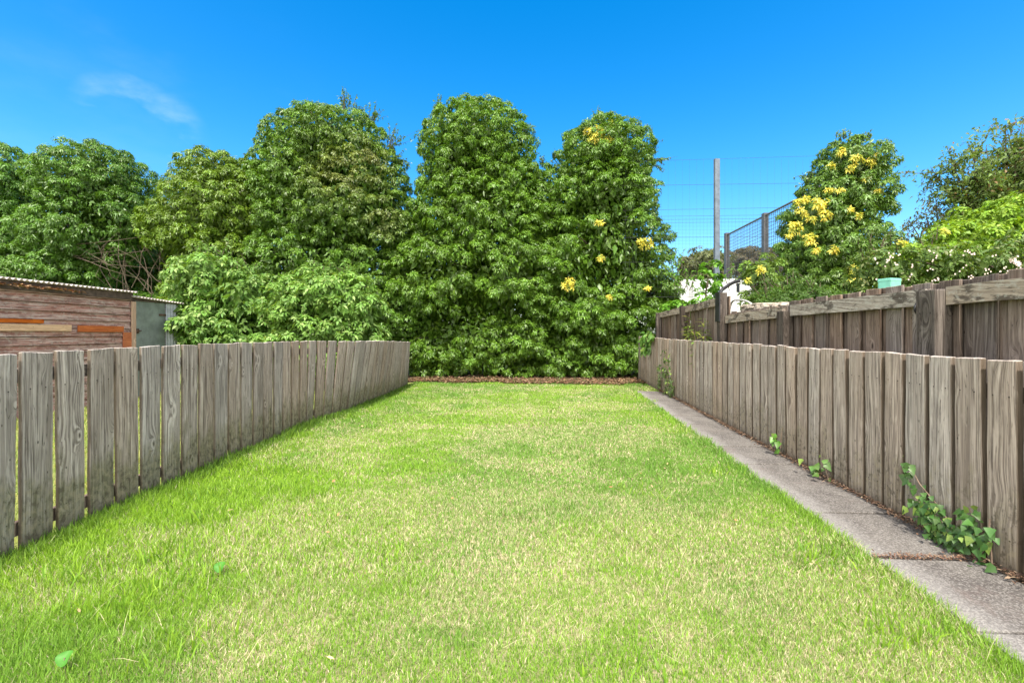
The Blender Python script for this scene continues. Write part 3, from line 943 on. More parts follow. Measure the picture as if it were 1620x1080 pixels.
def whorls(lv, C, A, k, L, base, r, shape='rhomb', droop=.3, hang=.65, wr=.42, var=.22, light=None, lfrac=0, per_shoot=.18):
    """rosettes of k drooping leaves at shoot tips C facing A"""
    n = len(C)
    ax = unit(A + np.array([0, 0, .35]))
    ref = np.tile([.3, .1, .95], (n, 1)); U = unit(np.cross(ax, ref)); Vv = np.cross(ax, U)
    ph = r.uniform(0, 2 * np.pi, n)[:, None] + np.arange(k)[None, :] * (2 * np.pi / k) + r.uniform(-.35, .35, (n, k))
    R = U[:, None, :] * np.cos(ph)[..., None] + Vv[:, None, :] * np.sin(ph)[..., None]
    fw = r.uniform(.05, .7, (n, k, 1))
    hg = r.uniform(.15, 1.0, (n, k, 1)) * hang
    D = unit(R + ax[:, None, :] * fw - np.array([0, 0, 1.0]) * hg)
    N = unit(ax[:, None, :] * .8 + np.array([0, 0, .45]) + r.normal(0, .22, (n, k, 3)))
    P = C[:, None, :] + R * .01 - ax[:, None, :] * r.uniform(0, .05, (n, k, 1))
    m_ = n * k
    Ls = (L * r.uniform(.65, 1.2, (n, k))).ravel()
    col = colour_set(r, m_, base, var, light, lfrac)
    col = col * np.repeat(r.uniform(1 - per_shoot, 1 + per_shoot, n), k)[:, None]
    lv.add(P.reshape(-1, 3), D.reshape(-1, 3), N.reshape(-1, 3), Ls, Ls * wr * r.uniform(.85, 1.15, m_), col, shape, droop)

def sphere_dirs(r, n):
    v = r.normal(0, 1, (n, 3)); return unit(v)

def clumps_on(lobes, spacing, r, back=.35):
    """clump centres over the union of ellipsoid lobes, thinned to spacing; returns centres, outward dirs"""
    pts, nrm = [], []
    for c, rad in lobes:
        c, rad = np.array(c), np.array(rad)
        a = 4 * np.pi * (((rad[0] * rad[1]) ** 1.6 + (rad[0] * rad[2]) ** 1.6 + (rad[1] * rad[2]) ** 1.6) / 3) ** (1 / 1.6)
        n = int(a / spacing ** 2 * 4)
        d = sphere_dirs(r, n)
        p = c + d * rad * r.uniform(.88, 1.04, (n, 1))
        nn = unit(d / rad)
        keep = np.ones(n, bool)
        for c2, rad2 in lobes:
            if np.allclose(c2, c) and np.allclose(rad2, rad): continue
            keep &= (((p - np.array(c2)) / np.array(rad2)) ** 2).sum(1) > .80
        keep &= (nn[:, 1] < .25) | (r.random(n) < back)
        keep &= p[:, 2] > .12
        pts.append(p[keep]); nrm.append(nn[keep])
    P, Nn = np.concatenate(pts), np.concatenate(nrm)
    order = r.permutation(len(P)); P, Nn = P[order], Nn[order]
    sel = []
    for i in range(len(P)):
        if all(((P[i] - P[j]) ** 2).sum() > spacing ** 2 for j in sel): sel.append(i)
    return P[sel], Nn[sel]

def trunk_mesh(base, lobes, r, rad=.13, limbs=9):
    t = MB()
    top = max(lobes, key=lambda q: q[0][2])
    b = Vector(base); e = Vector(top[0])
    pts = []
    for s in np.linspace(0, 1, 8):
        p = b.lerp(e, s); p += Vector((r.normal(0, .06) * (s > 0), r.normal(0, .05) * (s > 0), 0)); pts.append(p)
    t.tube(pts, [rad * (1 - .75 * s) + .012 for s in np.linspace(0, 1, 8)], 8)
    for q in range(limbs):
        c, rd = lobes[int(r.integers(len(lobes)))]
        i = int(np.clip(np.searchsorted([p.z for p in pts], c[2] - .6 * rd[2]), 1, 6))
        st = pts[i]
        d = sphere_dirs(r, 1)[0]; d[1] = d[1] * .8; d[2] = abs(d[2]) * .8
        en = Vector(np.array(c) + d * np.array(rd) * .8)
        mid = st.lerp(en, .5) + Vector((0, 0, r.uniform(-.1, .15)))
        t.tube([st, st.lerp(mid, .5), mid, mid.lerp(en, .5) + Vector((r.normal(0, .05), r.normal(0, .05), .03)), en], [rad * .38, rad * .33, rad * .25, rad * .16, rad * .06], 6)
    return t

def bushy(name, cat, label, base, lobes, seed, colour, leaf=.086, k=7, spacing=.275, clump_r=.205, shoots=26, mat='leaf', shape='rhomb', hang=1.0, wr=.38,
          light=None, lfrac=0.0, yellow=(), sprays=(), group=None, fill=1.0, back=.55, trunk_r=.13, var=.22, holes=(), flat=.75, extra_twigs=None, inner=True, yl=1.0, tones=(), tiers=False):
    r = np.random.default_rng(seed)
    lobes = [(np.array(c, float), np.maximum(np.array(rd, float) - [clump_r * .6, 0, clump_r * .6], .12)) for c, rd in lobes]
    root = empty(name, tuple(base))
    tag(root, label, cat, group)
    tm = trunk_mesh(base, lobes, r, trunk_r)
    lv = Leaves(r)
    P, Nn = clumps_on(lobes, spacing, r, back)
    for hc, hr in holes:
        ok = ((P - np.array(hc)) ** 2).sum(1) > hr ** 2
        P, Nn = P[ok], Nn[ok]
    # open dark hollows between the tiers low down
    if tiers:
        hollow = lambda p: (fbm(p[:, 0] * .8 + seed, p[:, 2] * 1.9 + seed * .3, 3) > .525 + .045 * (p[:, 2] - 1.5)) & (p[:, 2] > .35) & (p[:, 2] < 5.0) & (p[:, 1] < base[1] - .75)
        ok = ~hollow(P)
        P, Nn = P[ok], Nn[ok]
    n = len(P)
    crr = clump_r * r.uniform(.7, 1.3, n)
    ctone = r.uniform(.82, 1.2, n)
    # shoots on each clump
    Ci = np.repeat(np.arange(n), shoots)
    d = sphere_dirs(r, n * shoots)
    d = unit(d + Nn[Ci] * .55 + np.array([0, 0, .28]))
    C = P[Ci] + d * (crr[Ci] * r.uniform(.72, 1.08, len(Ci)))[:, None] * np.array([1, 1, flat])
    ok = C[:, 2] > .06
    C, d, Ci = C[ok], d[ok], Ci[ok]
    # colour zones
    base_c = np.tile(np.array(colour), (len(C), 1)) * ctone[Ci][:, None]
    for tc_, tr_, tcol in tones:
        w = np.exp(-((C - np.array(tc_)) ** 2).sum(1) / tr_ ** 2)[:, None] * .6
        base_c = base_c * (1 - w) + np.array(tcol) * ctone[Ci][:, None] * w
    for q in range(0, 1):
        kk = k
        nn_ = len(C)
        whorls_c(lv, C, d, kk, leaf, base_c, r, shape, .3, hang, wr, var, light, lfrac)
    if inner:
        # old leaves deeper in the crown, so that gaps show foliage in shade
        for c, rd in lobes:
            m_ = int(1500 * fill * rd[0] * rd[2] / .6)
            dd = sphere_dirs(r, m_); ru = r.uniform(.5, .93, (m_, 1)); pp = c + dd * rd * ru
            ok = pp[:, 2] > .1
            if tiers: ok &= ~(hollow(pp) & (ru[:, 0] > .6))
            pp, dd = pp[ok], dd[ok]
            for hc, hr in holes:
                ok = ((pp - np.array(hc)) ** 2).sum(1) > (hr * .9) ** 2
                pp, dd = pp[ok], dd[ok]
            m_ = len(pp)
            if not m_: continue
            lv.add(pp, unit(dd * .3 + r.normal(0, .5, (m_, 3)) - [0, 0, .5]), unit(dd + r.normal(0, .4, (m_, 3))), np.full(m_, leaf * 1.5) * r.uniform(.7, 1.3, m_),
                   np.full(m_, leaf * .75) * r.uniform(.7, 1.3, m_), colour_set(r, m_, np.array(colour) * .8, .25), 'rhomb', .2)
        # and a dense old heart round the stems
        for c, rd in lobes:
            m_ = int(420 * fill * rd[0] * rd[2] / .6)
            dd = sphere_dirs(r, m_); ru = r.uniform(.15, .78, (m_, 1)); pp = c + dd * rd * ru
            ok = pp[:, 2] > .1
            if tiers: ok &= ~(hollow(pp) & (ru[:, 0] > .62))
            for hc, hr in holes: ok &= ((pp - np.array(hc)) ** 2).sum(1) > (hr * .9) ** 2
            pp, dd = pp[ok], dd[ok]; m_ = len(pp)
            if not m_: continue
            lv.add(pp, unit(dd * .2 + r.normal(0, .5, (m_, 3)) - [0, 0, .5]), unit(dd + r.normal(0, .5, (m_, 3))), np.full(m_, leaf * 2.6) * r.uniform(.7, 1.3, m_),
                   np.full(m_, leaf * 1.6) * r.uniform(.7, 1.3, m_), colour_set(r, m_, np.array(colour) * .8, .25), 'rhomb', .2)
    # loose shoots against the sky
    for st, dr_, ln, nl in sprays:
        st, dr_ = np.array(st), unit(np.array(dr_, float))
        nt = max(2, nl // 4)
        for q in range(nt):
            d0 = unit(dr_ + r.normal(0, .30, 3)); l0 = ln * r.uniform(.5, 1.05)
            s0 = st + r.normal(0, .06, 3)
            bend = r.normal(0, .14, 3)
            ts = np.linspace(0, 1, 5)
            pts = [s0 + d0 * l0 * t + bend * t * t * l0 for t in ts]
            tm.tube(pts, [.008, .007, .006, .004, .002], 4)
            tt = r.uniform(.25, 1.0, 11)
            pp = s0 + d0 * l0 * tt[:, None] + bend * (tt ** 2)[:, None] * l0
            lv.add(pp, unit(r.normal(0, .7, (11, 3)) + d0 * .3 - [0, 0, .35]), unit(r.normal(0, .5, (11, 3)) + [0, -.2, .6]),
                   leaf * r.uniform(.6, 1.15, 11), leaf * .45 * r.uniform(.7, 1.2, 11), colour_set(r, 11, np.array(colour) * .85, .25), shape, .2)
    if extra_twigs: extra_twigs(tm, r)
    tm.build('trunk', M['bark'], root)
    place('crown', lv.mesh('crown'), M[mat], root, world_pos=True)
    if yellow:
        ly = Leaves(r)
        for yc, yr in yellow:
            m_ = int(17 * (yr / .22) ** 2) + 4
            dd = sphere_dirs(r, m_); dd[:, 1] = -np.abs(dd[:, 1]); 
            yp = np.array(yc) + dd * yr * np.array([1, .6, .8]) * r.uniform(.3, 1, (m_, 1))
            whorls(ly, yp, unit(dd + [0, -.6, .2]), k, leaf * 1.02 * yl, (.74, .65, .11), r, shape, .3, hang, wr, .2, (.36, .42, .06), .35)
        place('yellow_leaves', ly.mesh('yellow_leaves'), M['shrub'], root, world_pos=True)
    return root

def whorls_c(lv, C, A, k, L, basec, r, shape, droop, hang, wr, var, light, lfrac):
    n = len(C)
    lv0 = Leaves(r)
    whorls(lv0, C, A, k, L, (1, 1, 1), r, shape, droop, hang, wr, var, None, 0)
    V, fs, c, kk = lv0.parts[0]
    bc = np.repeat(np.repeat(basec, k, 0), kk, 0)
    c = c * bc
    if light is not None and lfrac > 0:
        m_ = np.repeat(r.random(n * k) < lfrac, kk)
        c[m_] = np.array(light) * r.uniform(.8, 1.2)
    lv.parts.append((V, fs, c, kk))

def lobe(px, py, rx, ry, Y, depth=None):
    s = Y / F
    c = at(px, py, Y)
    return (c, (rx * s, depth if depth else min(rx * s, 1.5), ry * s))

def up_to_ground(px, Y): 
    p = at(px, 527, Y); return (p[0], p[1], 0.0)

IVY = (.062, .125, .020)
IVYL = (.115, .18, .026)
YT = 13.4
def yel(px, py, pr, Y): return (at(px, py, Y), pr * Y / F)
def spr(px, py, Y, dx, dz, ln, nl): return (at(px, py, Y), (dx, -.1, dz), ln, nl)

# the row of ivy-covered trees along the back
bushy('ivy_tree', 'tree', 'low rounded ivy-covered tree at the far left edge, partly out of frame behind the shed', up_to_ground(5, 14.2),
      [lobe(-12, 298, 78, 76, 14.2), lobe(-5, 400, 98, 80, 14.0), lobe(15, 470, 80, 80, 13.8), lobe(-90, 350, 90, 90, 14.4)], 101, (.10, .22, .028),
      tiers=True, group='ivy trees along the back of the garden')
hole_c = at(215, 405, 12.6)
def twigs_gap(tm, r):
    for q in range(18):
        a = at(r.uniform(175, 300), r.uniform(440, 500), r.uniform(12.7, 13.4)); b = at(r.uniform(175, 262), r.uniform(345, 410), r.uniform(12.5, 13.3))
        m_ = (a + b) / 2 + r.normal(0, .18, 3)
        tm.tube([a, (a + m_) / 2 + r.normal(0, .04, 3), m_, (b + m_) / 2 + r.normal(0, .04, 3), b], [.013, .011, .009, .006, .003], 5)
    for q in range(14):
        a = at(r.uniform(100, 175), r.uniform(385, 410), 12.7); b = at(r.uniform(160, 260), r.uniform(360, 460), 12.6)
        m_ = (a + b) / 2 + r.normal(0, .15, 3) - [0, 0, .12]
        tm.tube([a, m_, b], [.010, .007, .003], 5)
bushy('ivy_tree', 'tree', 'domed ivy-covered tree behind the shed, bare twigs showing in a dark gap', up_to_ground(150, 13.8),
      [lobe(155, 298, 80, 70, 13.6), lobe(145, 372, 92, 62, 13.6), lobe(95, 440, 95, 60, 13.5), lobe(70, 500, 90, 60, 13.4), lobe(190, 345, 55, 45, 13.3), lobe(235, 500, 70, 40, 13.6), lobe(225, 400, 75, 85, 15.6), lobe(180, 470, 80, 60, 15.2)], 102, (.105, .22, .029),
      holes=[(hole_c, .75), (at(235, 440, 12.7), .6), (at(165, 385, 12.6), .4)], extra_twigs=twigs_gap,
      tiers=True, group='ivy trees along the back of the garden')
bushy('ivy_tree', 'tree', 'yellowish green low-shouldered ivy tree, next to the domed one behind the shed', up_to_ground(345, 13.4),
      [lobe(338, 285, 56, 48, 13.4), lobe(350, 335, 96, 66, 13.3), lobe(400, 305, 48, 60, 13.4), lobe(290, 360, 56, 56, 13.2), lobe(345, 415, 95, 75, 13.2), lobe(350, 500, 90, 70, 13.1)], 103, (.145, .245, .024),
      sprays=[spr(265, 300, 13.2, -.6, .6, .35, 20)], holes=[(at(240, 410, 12.6), .6)], tiers=True, group='ivy trees along the back of the garden')
bushy('ivy_tree', 'tree', 'tall ivy tree with dull olive flowering patches and wispy top shoots, left of centre', up_to_ground(530, 13.4),
      [lobe(520, 240, 102, 68, YT), lobe(575, 290, 72, 72, 13.3), lobe(480, 290, 78, 70, 13.3), lobe(535, 345, 128, 80, 13.2), lobe(500, 430, 140, 80, 13.1), lobe(560, 500, 120, 80, 13.0), lobe(450, 510, 110, 70, 13.0), lobe(640, 390, 55, 75, 13.7)],
      104, (.112, .225, .024), tones=[(at(540, 275, 12.1), 1.0, (.23, .225, .075)), (at(585, 255, 12.3), .5, (.22, .20, .06)), (at(610, 345, 12.0), .6, (.25, .25, .11))],
      sprays=[spr(490, 180, 13.3, -.2, 1, .45, 40), spr(545, 175, 13.3, .1, 1, .6, 60), spr(560, 180, 13.3, .4, 1, .5, 40), spr(590, 195, 13.2, .5, .8, .5, 50), spr(615, 235, 13.2, .7, .7, .7, 70),
              spr(625, 255, 13.2, .8, .2, .4, 50), spr(420, 235, 13.3, -.7, .6, .3, 30), spr(450, 205, 13.3, -.5, .8, .3, 30)],
      tiers=True, group='ivy trees along the back of the garden')
bushy('ivy_tree', 'tree', 'tallest column-shaped ivy tree at the centre, with a single sprig on its top left', up_to_ground(755, 13.4),
      [lobe(755, 238, 92, 74, YT), lobe(720, 290, 62, 70, 13.3), lobe(790, 300, 68, 70, 13.3), lobe(755, 355, 108, 80, 13.2), lobe(720, 440, 118, 80, 13.0), lobe(800, 440, 100, 85, 13.0), lobe(740, 530, 122, 76, 13.35), lobe(680, 545, 52, 66, 12.9), lobe(835, 545, 76, 68, 13.2)],
      105, (.122, .24, .022), sprays=[spr(694, 175, 13.3, 0, 1, .45, 40), spr(730, 165, 13.3, .2, 1, .25, 30), spr(805, 195, 13.3, .8, .6, .45, 20), spr(825, 206, 13.3, 1, 0, .4, 30)],
      tiers=True, group='ivy trees along the back of the garden')
bushy('ivy_tree', 'tree', 'column-shaped ivy tree with a yellow leaf patch near its top, beside the steel pole', up_to_ground(950, 13.4),
      [lobe(955, 252, 80, 62, YT), lobe(950, 320, 88, 72, 13.3), lobe(1000, 300, 40, 50, 13.2), lobe(960, 395, 100, 80, 13.2), lobe(1010, 440, 50, 70, 13.0), lobe(890, 430, 90, 90, 13.1), lobe(940, 500, 110, 72, 13.1), lobe(955, 560, 90, 56, 13.25), lobe(885, 550, 66, 66, 13.25), lobe(860, 345, 62, 82, 13.8), lobe(1048, 480, 34, 60, 12.9)],
      106, (.118, .235, .022), yellow=[yel(945, 213, 20, 12.05), yel(966, 195, 8, 12.4), yel(1020, 384, 14, 11.9), yel(898, 448, 15, 11.65), yel(948, 351, 8, 11.75), yel(952, 407, 7, 11.7), yel(960, 222, 9, 12.0), yel(930, 205, 8, 12.2), yel(965, 468, 6, 11.8), yel(1023, 455, 7, 12.0)],
      sprays=[spr(948, 192, 13.3, 0, 1, .5, 20), spr(1010, 215, 13.3, .5, .7, .4, 40), spr(1030, 255, 13.2, 1, -.1, .45, 60), spr(1025, 235, 13.2, .7, .3, .4, 40), spr(880, 255, 13.4, -.4, .6, .3, 20), spr(858, 262, 13.7, -.1, 1, .35, 30), spr(1050, 395, 13.0, 1, -.2, .4, 20)],
      tiers=True, group='ivy trees along the back of the garden')
# ivy column beyond the tall fence
bushy('ivy_tree', 'tree', 'stepped ivy column beyond the dark fence, thickly spotted with yellow leaves', up_to_ground(1325, 11.0),
      [lobe(1345, 262, 56, 44, 11.0, .8), lobe(1335, 320, 72, 55, 11.0, .9), lobe(1290, 350, 48, 48, 10.9, .8), lobe(1320, 395, 88, 55, 10.9, 1.0), lobe(1310, 465, 95, 60, 10.8, 1.0), lobe(1300, 560, 80, 70, 10.8, .9)],
      107, (.12, .225, .034), leaf=.085, spacing=.26, clump_r=.19,
      yellow=[yel(1355, 250, 13, 10.2), yel(1379, 255, 10, 10.3), yel(1275, 315, 12, 10.3), yel(1297, 320, 17, 10.1), yel(1268, 334, 13, 10.2), yel(1306, 338, 11, 10.0), yel(1256, 358, 14, 10.2),
              yel(1280, 379, 15, 10.0), yel(1319, 394, 9, 9.9), yel(1358, 438, 16, 9.7), yel(1330, 240, 10, 10.4), yel(1350, 424, 8, 9.8), yel(1370, 283, 6, 10.2), yel(1312, 300, 7, 10.2), yel(1330, 300, 6, 10.1), yel(1285, 345, 8, 10.0), yel(1262, 318, 7, 10.3), yel(1345, 265, 6, 10.2), yel(1388, 245, 6, 10.4), yel(1390, 300, 5, 10.2), yel(1345, 330, 5, 10.0), yel(1248, 372, 7, 10.2), yel(1292, 395, 7, 9.9), yel(1370, 438, 8, 9.8), yel(1360, 340, 5, 10.0), yel(1315, 262, 6, 10.4)],
      sprays=[spr(1335, 222, 11, -.1, 1, .25, 40), spr(1280, 285, 11, -1, .3, .3, 40), spr(1370, 222, 11, .3, .8, .2, 30), spr(1405, 280, 11, .8, .2, .2, 30)], holes=[(at(1368, 300, 10.2), .22)])

# shrubs behind the left fence
bushy('shrub', 'shrub', 'pale leafy shrub behind the left fence, next to the corrugated end of the shed', up_to_ground(340, 10.2),
      [lobe(330, 440, 62, 42, 10.2, .8), lobe(385, 470, 60, 45, 10.0, .8), lobe(325, 505, 62, 50, 10.0, .8), lobe(385, 540, 60, 60, 10.0, .8)], 111, (.155, .295, .055), leaf=.095, k=6, spacing=.30, clump_r=.24, shoots=18, mat='shrub', shape='oval',
      hang=.45, wr=.52, light=(.30, .43, .13), lfrac=.16, tiers=True, trunk_r=.06, sprays=[spr(345, 405, 10.1, -.2, 1, .35, 30), spr(320, 405, 10.1, -.3, 1, .3, 30), spr(400, 430, 10.1, .3, 1, .3, 30), spr(375, 425, 10, 0, 1, .3, 30)])
bushy('shrub', 'shrub', 'broad pale-tipped shrub behind the far end of the left fence', up_to_ground(525, 9.6),
      [lobe(520, 462, 75, 38, 9.6, .7), lobe(470, 485, 50, 42, 9.5, .7), lobe(560, 490, 48, 45, 9.5, .65), lobe(520, 535, 88, 60, 9.5, .7)], 112, (.16, .30, .055), leaf=.095, k=6, spacing=.28, clump_r=.22, shoots=18, mat='shrub', shape='oval',
      hang=.45, wr=.52, light=(.30, .43, .13), lfrac=.16, tiers=True, trunk_r=.06, sprays=[spr(495, 432, 9.6, -.1, 1, .25, 30), spr(545, 432, 9.6, .1, 1, .25, 40), spr(445, 450, 9.6, -.3, 1, .25, 30), spr(578, 455, 9.6, .5, .8, .25, 30), spr(520, 430, 9.6, 0, 1, .25, 30)])

# right-hand greenery beyond the tall fence
bushy('shrub', 'shrub', 'bright lime green leafy mound at the right edge beyond the dark fence', up_to_ground(1590, 8.2),
      [lobe(1600, 362, 92, 52, 8.2, .9), lobe(1510, 392, 66, 36, 8.0, .7), lobe(1660, 380, 90, 70, 8.2, .9), lobe(1560, 440, 130, 70, 8.0, .9), lobe(1450, 425, 42, 40, 8.0, .6), lobe(1560, 540, 120, 90, 8.0, .8)], 121, (.20, .34, .03), leaf=.075, k=6, spacing=.26, clump_r=.2, shoots=18, mat='shrub', shape='oval',
      hang=.35, wr=.62, light=(.30, .44, .05), lfrac=.2, trunk_r=.08, yellow=[yel(1494, 366, 8, 7.4), yel(1428, 382, 9, 7.5)], yl=.8)
bram = bushy('bramble', 'bush', 'darker bramble with small pale pink blossoms, behind the dark fence rail', up_to_ground(1500, 6.2),
      [lobe(1400, 425, 52, 38, 6.4, .5), lobe(1480, 418, 62, 36, 6.2, .5), lobe(1560, 420, 70, 38, 6.0, .5), lobe(1640, 400, 60, 45, 6.0, .5), lobe(1430, 490, 80, 60, 6.2, .5), lobe(1560, 490, 110, 60, 6.0, .5), lobe(1500, 580, 100, 60, 6.0, .5)], 122, (.11, .185, .035), leaf=.06, k=6, spacing=.22, clump_r=.16, shoots=14, mat='shrub', shape='oval',
      hang=.4, wr=.5, light=(.22, .26, .10), lfrac=.14, trunk_r=.05, sprays=[spr(1400, 392, 6.3, -.2, 1, .25, 30), spr(1380, 400, 6.3, -.4, 1, .25, 30), spr(1460, 385, 6.1, 0, 1, .2, 20)])
# blossoms: clusters of five-petalled flowers
fl = MB(); r_ = np.random.default_rng(31)
for q in range(50):
    px, py = r_.uniform(1385, 1640), r_.uniform(395, 455)
    if q in (0, 1, 2, 3): px, py = [(1604, 412), (1610, 418), (1600, 432), (1484, 456)][q]
    big = q < 4
    c = Vector(at(px, py, 5.55 - .15 * r_.random()))
    for j in range(8 if big else int(r_.integers(2, 5))):
        cc = c + Vector(r_.normal(0, .018, 3)); s = .015 if big else .0085
        for a in range(5):
            t0, t1 = a * 1.2566, a * 1.2566 + 1.1
            fl.add([cc, cc + Vector((math.cos(t0) * s, -.004, math.sin(t0) * s)), cc + Vector((math.cos((t0 + t1) / 2) * s * 1.4, -.009, math.sin((t0 + t1) / 2) * s * 1.4)), cc + Vector((math.cos(t1) * s, -.004, math.sin(t1) * s))], [(0, 1, 2, 3)])
fo = fl.build('blossom', M['petal'], bram)
bushy('shrub', 'shrub', 'small bright shrub with yellow leaves at the left foot of the ivy column', up_to_ground(1205, 9.6),
      [lobe(1205, 430, 30, 28, 9.6, .4), lobe(1205, 480, 34, 45, 9.6, .4), lobe(1205, 560, 30, 50, 9.6, .4)], 123, (.13, .22, .035), leaf=.08, k=6, spacing=.25, clump_r=.18, shoots=16, mat='shrub', hang=.5, yellow=[yel(1203, 426, 11, 9.1), yel(1183, 443, 4, 9.2)], trunk_r=.04)
bushy('shrub', 'shrub', 'feathery dark green shrub just behind the stone wall', up_to_ground(1250, 7.6),
      [lobe(1240, 478, 52, 28, 7.6, .4), lobe(1290, 480, 45, 30, 7.6, .4), lobe(1260, 530, 70, 50, 7.6, .4)], 124, (.085, .17, .03), leaf=.055, k=7, spacing=.2, clump_r=.16, shoots=20, mat='shrub', hang=.2, wr=.28, trunk_r=.04,
      sprays=[spr(1215, 460, 7.5, -.5, .8, .25, 50), spr(1250, 455, 7.5, 0, 1, .25, 50), spr(1285, 458, 7.5, .2, 1, .2, 40)])
# climbing weeds by the pole
bushy('weed', 'plant', 'bright leggy bindweed growing up round the foot of the steel pole', up_to_ground(1122, 11.3),
      [lobe(1122, 440, 18, 36, 11.3, .2), lobe(1116, 485, 26, 26, 11.3, .25), lobe(1072, 492, 26, 20, 11.3, .25), lobe(1105, 560, 30, 60, 11.3, .25)], 125, (.14, .32, .03), leaf=.09, k=5, spacing=.22, clump_r=.16, shoots=12, mat='shrub', shape='ivy', hang=.5, wr=.8, trunk_r=.02, inner=False,
      sprays=[spr(1075, 455, 11.3, -.3, 1, .6, 30), spr(1090, 460, 11.3, .3, 1, .5, 30), spr(1155, 455, 11.2, .2, 1, .7, 20), spr(1070, 430, 11.3, 0, 1, .7, 30)])

# airy trees far right
def airy(name, label, cat, base, tips, seed, colour, leaf, nsub, lpt, mat='shrub', rad=.16, droop=0.0):
    r = np.random.default_rng(seed)
    root = empty(name, tuple(base)); tag(root, label, cat)
    t = MB(); lv = Leaves(r)
    b = Vector(base)
    fork = b + Vector((0, 0, 2.2))
    t.tube([b, b + Vector((.03, .02, 1.1)), fork], [rad, rad * .85, rad * .7], 8)
    for tip in tips:
        e = Vector(tip); d = e - fork
        pts = [fork + d * s + Vector((0, 0, .25 * math.sin(s * 3.14) * d.length * .25)) + Vector(r.normal(0, .05, 3)) * (s > 0) for s in (0, .25, .5, .75, 1)]
        t.tube(pts, [rad * .5, rad * .38, rad * .26, rad * .15, rad * .05], 6)
        for q in range(nsub):
            s = r.uniform(.35, 1.0); i = min(3, int(s * 4)); f = s * 4 - i
            st = pts[i].lerp(pts[i + 1], f)
            dd = unit(r.normal(0, 1, 3) + np.array([0, 0, .2 - droop]) + .5 * np.array(d.normalized())); ln = r.uniform(.4, 1.0)
            tp = [st + Vector(dd) * ln * x - Vector((0, 0, droop * ln * x * x * .9)) for x in (0, .5, 1)]
            t.tube(tp, [.016, .010, .004], 4)
            m_ = lpt
            tt = r.uniform(.2, 1.05, m_)
            pp = np.array(st) + dd * ln * tt[:, None] - np.array([0, 0, 1]) * (droop * ln * tt ** 2 * .9)[:, None] + r.normal(0, .10, (m_, 3))
            lv.add(pp, unit(r.normal(0, .8, (m_, 3)) - [0, 0, .3 + droop]), unit(r.normal(0, .5, (m_, 3)) + [0, -.3, .6]), leaf * r.uniform(.6, 1.25, m_), leaf * .45 * r.uniform(.7, 1.2, m_),
                   colour_set(r, m_, colour, .3, (.20, .13, .06), .06), 'rhomb', .2)
    t.build('trunk', M['bark'], root)
    place('crown', lv.mesh('crown'), M[mat], root, world_pos=True)
    return root
airy('tree', 'airy tree with small dark bronze-tinged leaves rising above the lime green mound', 'tree', up_to_ground(1600, 16),
     [at(1475, 270, 16), at(1500, 255, 15.6), at(1530, 245, 16), at(1560, 235, 16.3), at(1590, 200, 16), at(1620, 190, 15.7), at(1600, 240, 15.4), at(1550, 285, 15.4), at(1580, 290, 15.5), at(1620, 265, 15.5), at(1650, 220, 16), at(1660, 270, 16), at(1515, 300, 15.8), at(1600, 215, 16.5)], 131,
     (.13, .20, .05), .16, 24, 56)
airy('willow', 'slender drooping tree with sparse dull leaves at the left of the airy bronze-tinged tree', 'tree', up_to_ground(1480, 17),
     [at(1460, 330, 17), at(1480, 305, 17), at(1500, 325, 16.8), at(1530, 340, 16.8), at(1505, 355, 16.8), at(1560, 330, 17), at(1440, 350, 17), at(1470, 350, 17)], 132,
     (.13, .15, .06), .14, 14, 26, droop=.7)
# far trees beyond the mesh fence
for i, (px, py, rx, ry, Y, colr, lab) in enumerate([(1115, 425, 48, 35, 30, (.13, .15, .06), 'distant olive tree seen left of the steel pole, above the white van'),
                                                    (1185, 415, 42, 26, 32, (.12, .105, .06), 'distant brownish tree behind the small-meshed wire fence'),
                                                    (1235, 420, 40, 34, 33, (.13, .11, .06), 'distant brownish tree behind the mesh next to the ivy column')]):
    bushy('tree', 'tree', lab, up_to_ground(px, Y), [lobe(px, py, rx, ry, Y, 1.6), lobe(px + 15, py + 60, rx * 1.1, 60, Y, 1.6)], 140 + i, colr, leaf=.22, k=6, spacing=.7, clump_r=.5, shoots=16, mat='shrub', trunk_r=.2)

# ------------------------------------------------------------------ steel pole, nets, mesh fence, van
def post_thing(name, label, cat, px, pytop, Y, wpx, mat):
    p = at(px, 527, Y); ht = at(px, pytop, Y)[2]
    w = wpx / F * Y / 2
    m_ = MB()
    m_.box(-w, w, -w * .12, w * .12, 0, ht); m_.box(-w, -w * .72, w * .122, w * 1.1, 0, ht); m_.box(w * .72, w, w * .122, w * 1.1, 0, ht); 
    o_ = place(name, m_.mesh(name), mat, None, (p[0], p[1], 0))
    o_.rotation_euler = (0, 0, .12)
    return tag(o_, label, cat)
post_thing('steel_pole', 'tall grey steel pole standing alone behind the dark fence', 'pole', 1135, 251, 12.0, 8.0, M['steel'])
# high net: from the ivy tree to the ivy column, through the pole
YN = 12.1
nb = empty('wire_net', tuple(at(1135, 527, YN) * [1, 1, 0])); tag(nb, 'high faint wire net stretched across the sky beside the steel pole', 'net')
m_ = MB()
for py0, py1, rr in [(256, 246, .0032), (294, 289, .0042), (333, 327, .004), (343, 339, .0036), (348, 345, .0036), (353, 350, .0036), (376, 374, .0042), (415, 414, .0035), (470, 469, .004)]:
    m_.tube([at(985, py0, YN), at(1320, py1, YN)], rr, 4, False)
for px in np.arange(990, 1320, 5.6):
    m_.tube([at(px, 470, YN), at(px, 344, YN)], .0016, 3, False)
for px in np.arange(990, 1320, 11.2):
    m_.tube([at(px, 344, YN), at(px, 252, YN)], .0013, 3, False)
for py in np.arange(358, 468, 5.6):
    m_.tube([at(985, py, YN), at(1320, py, YN)], .0013, 3, False)
m_.build('net_wires', M['wire'], nb)
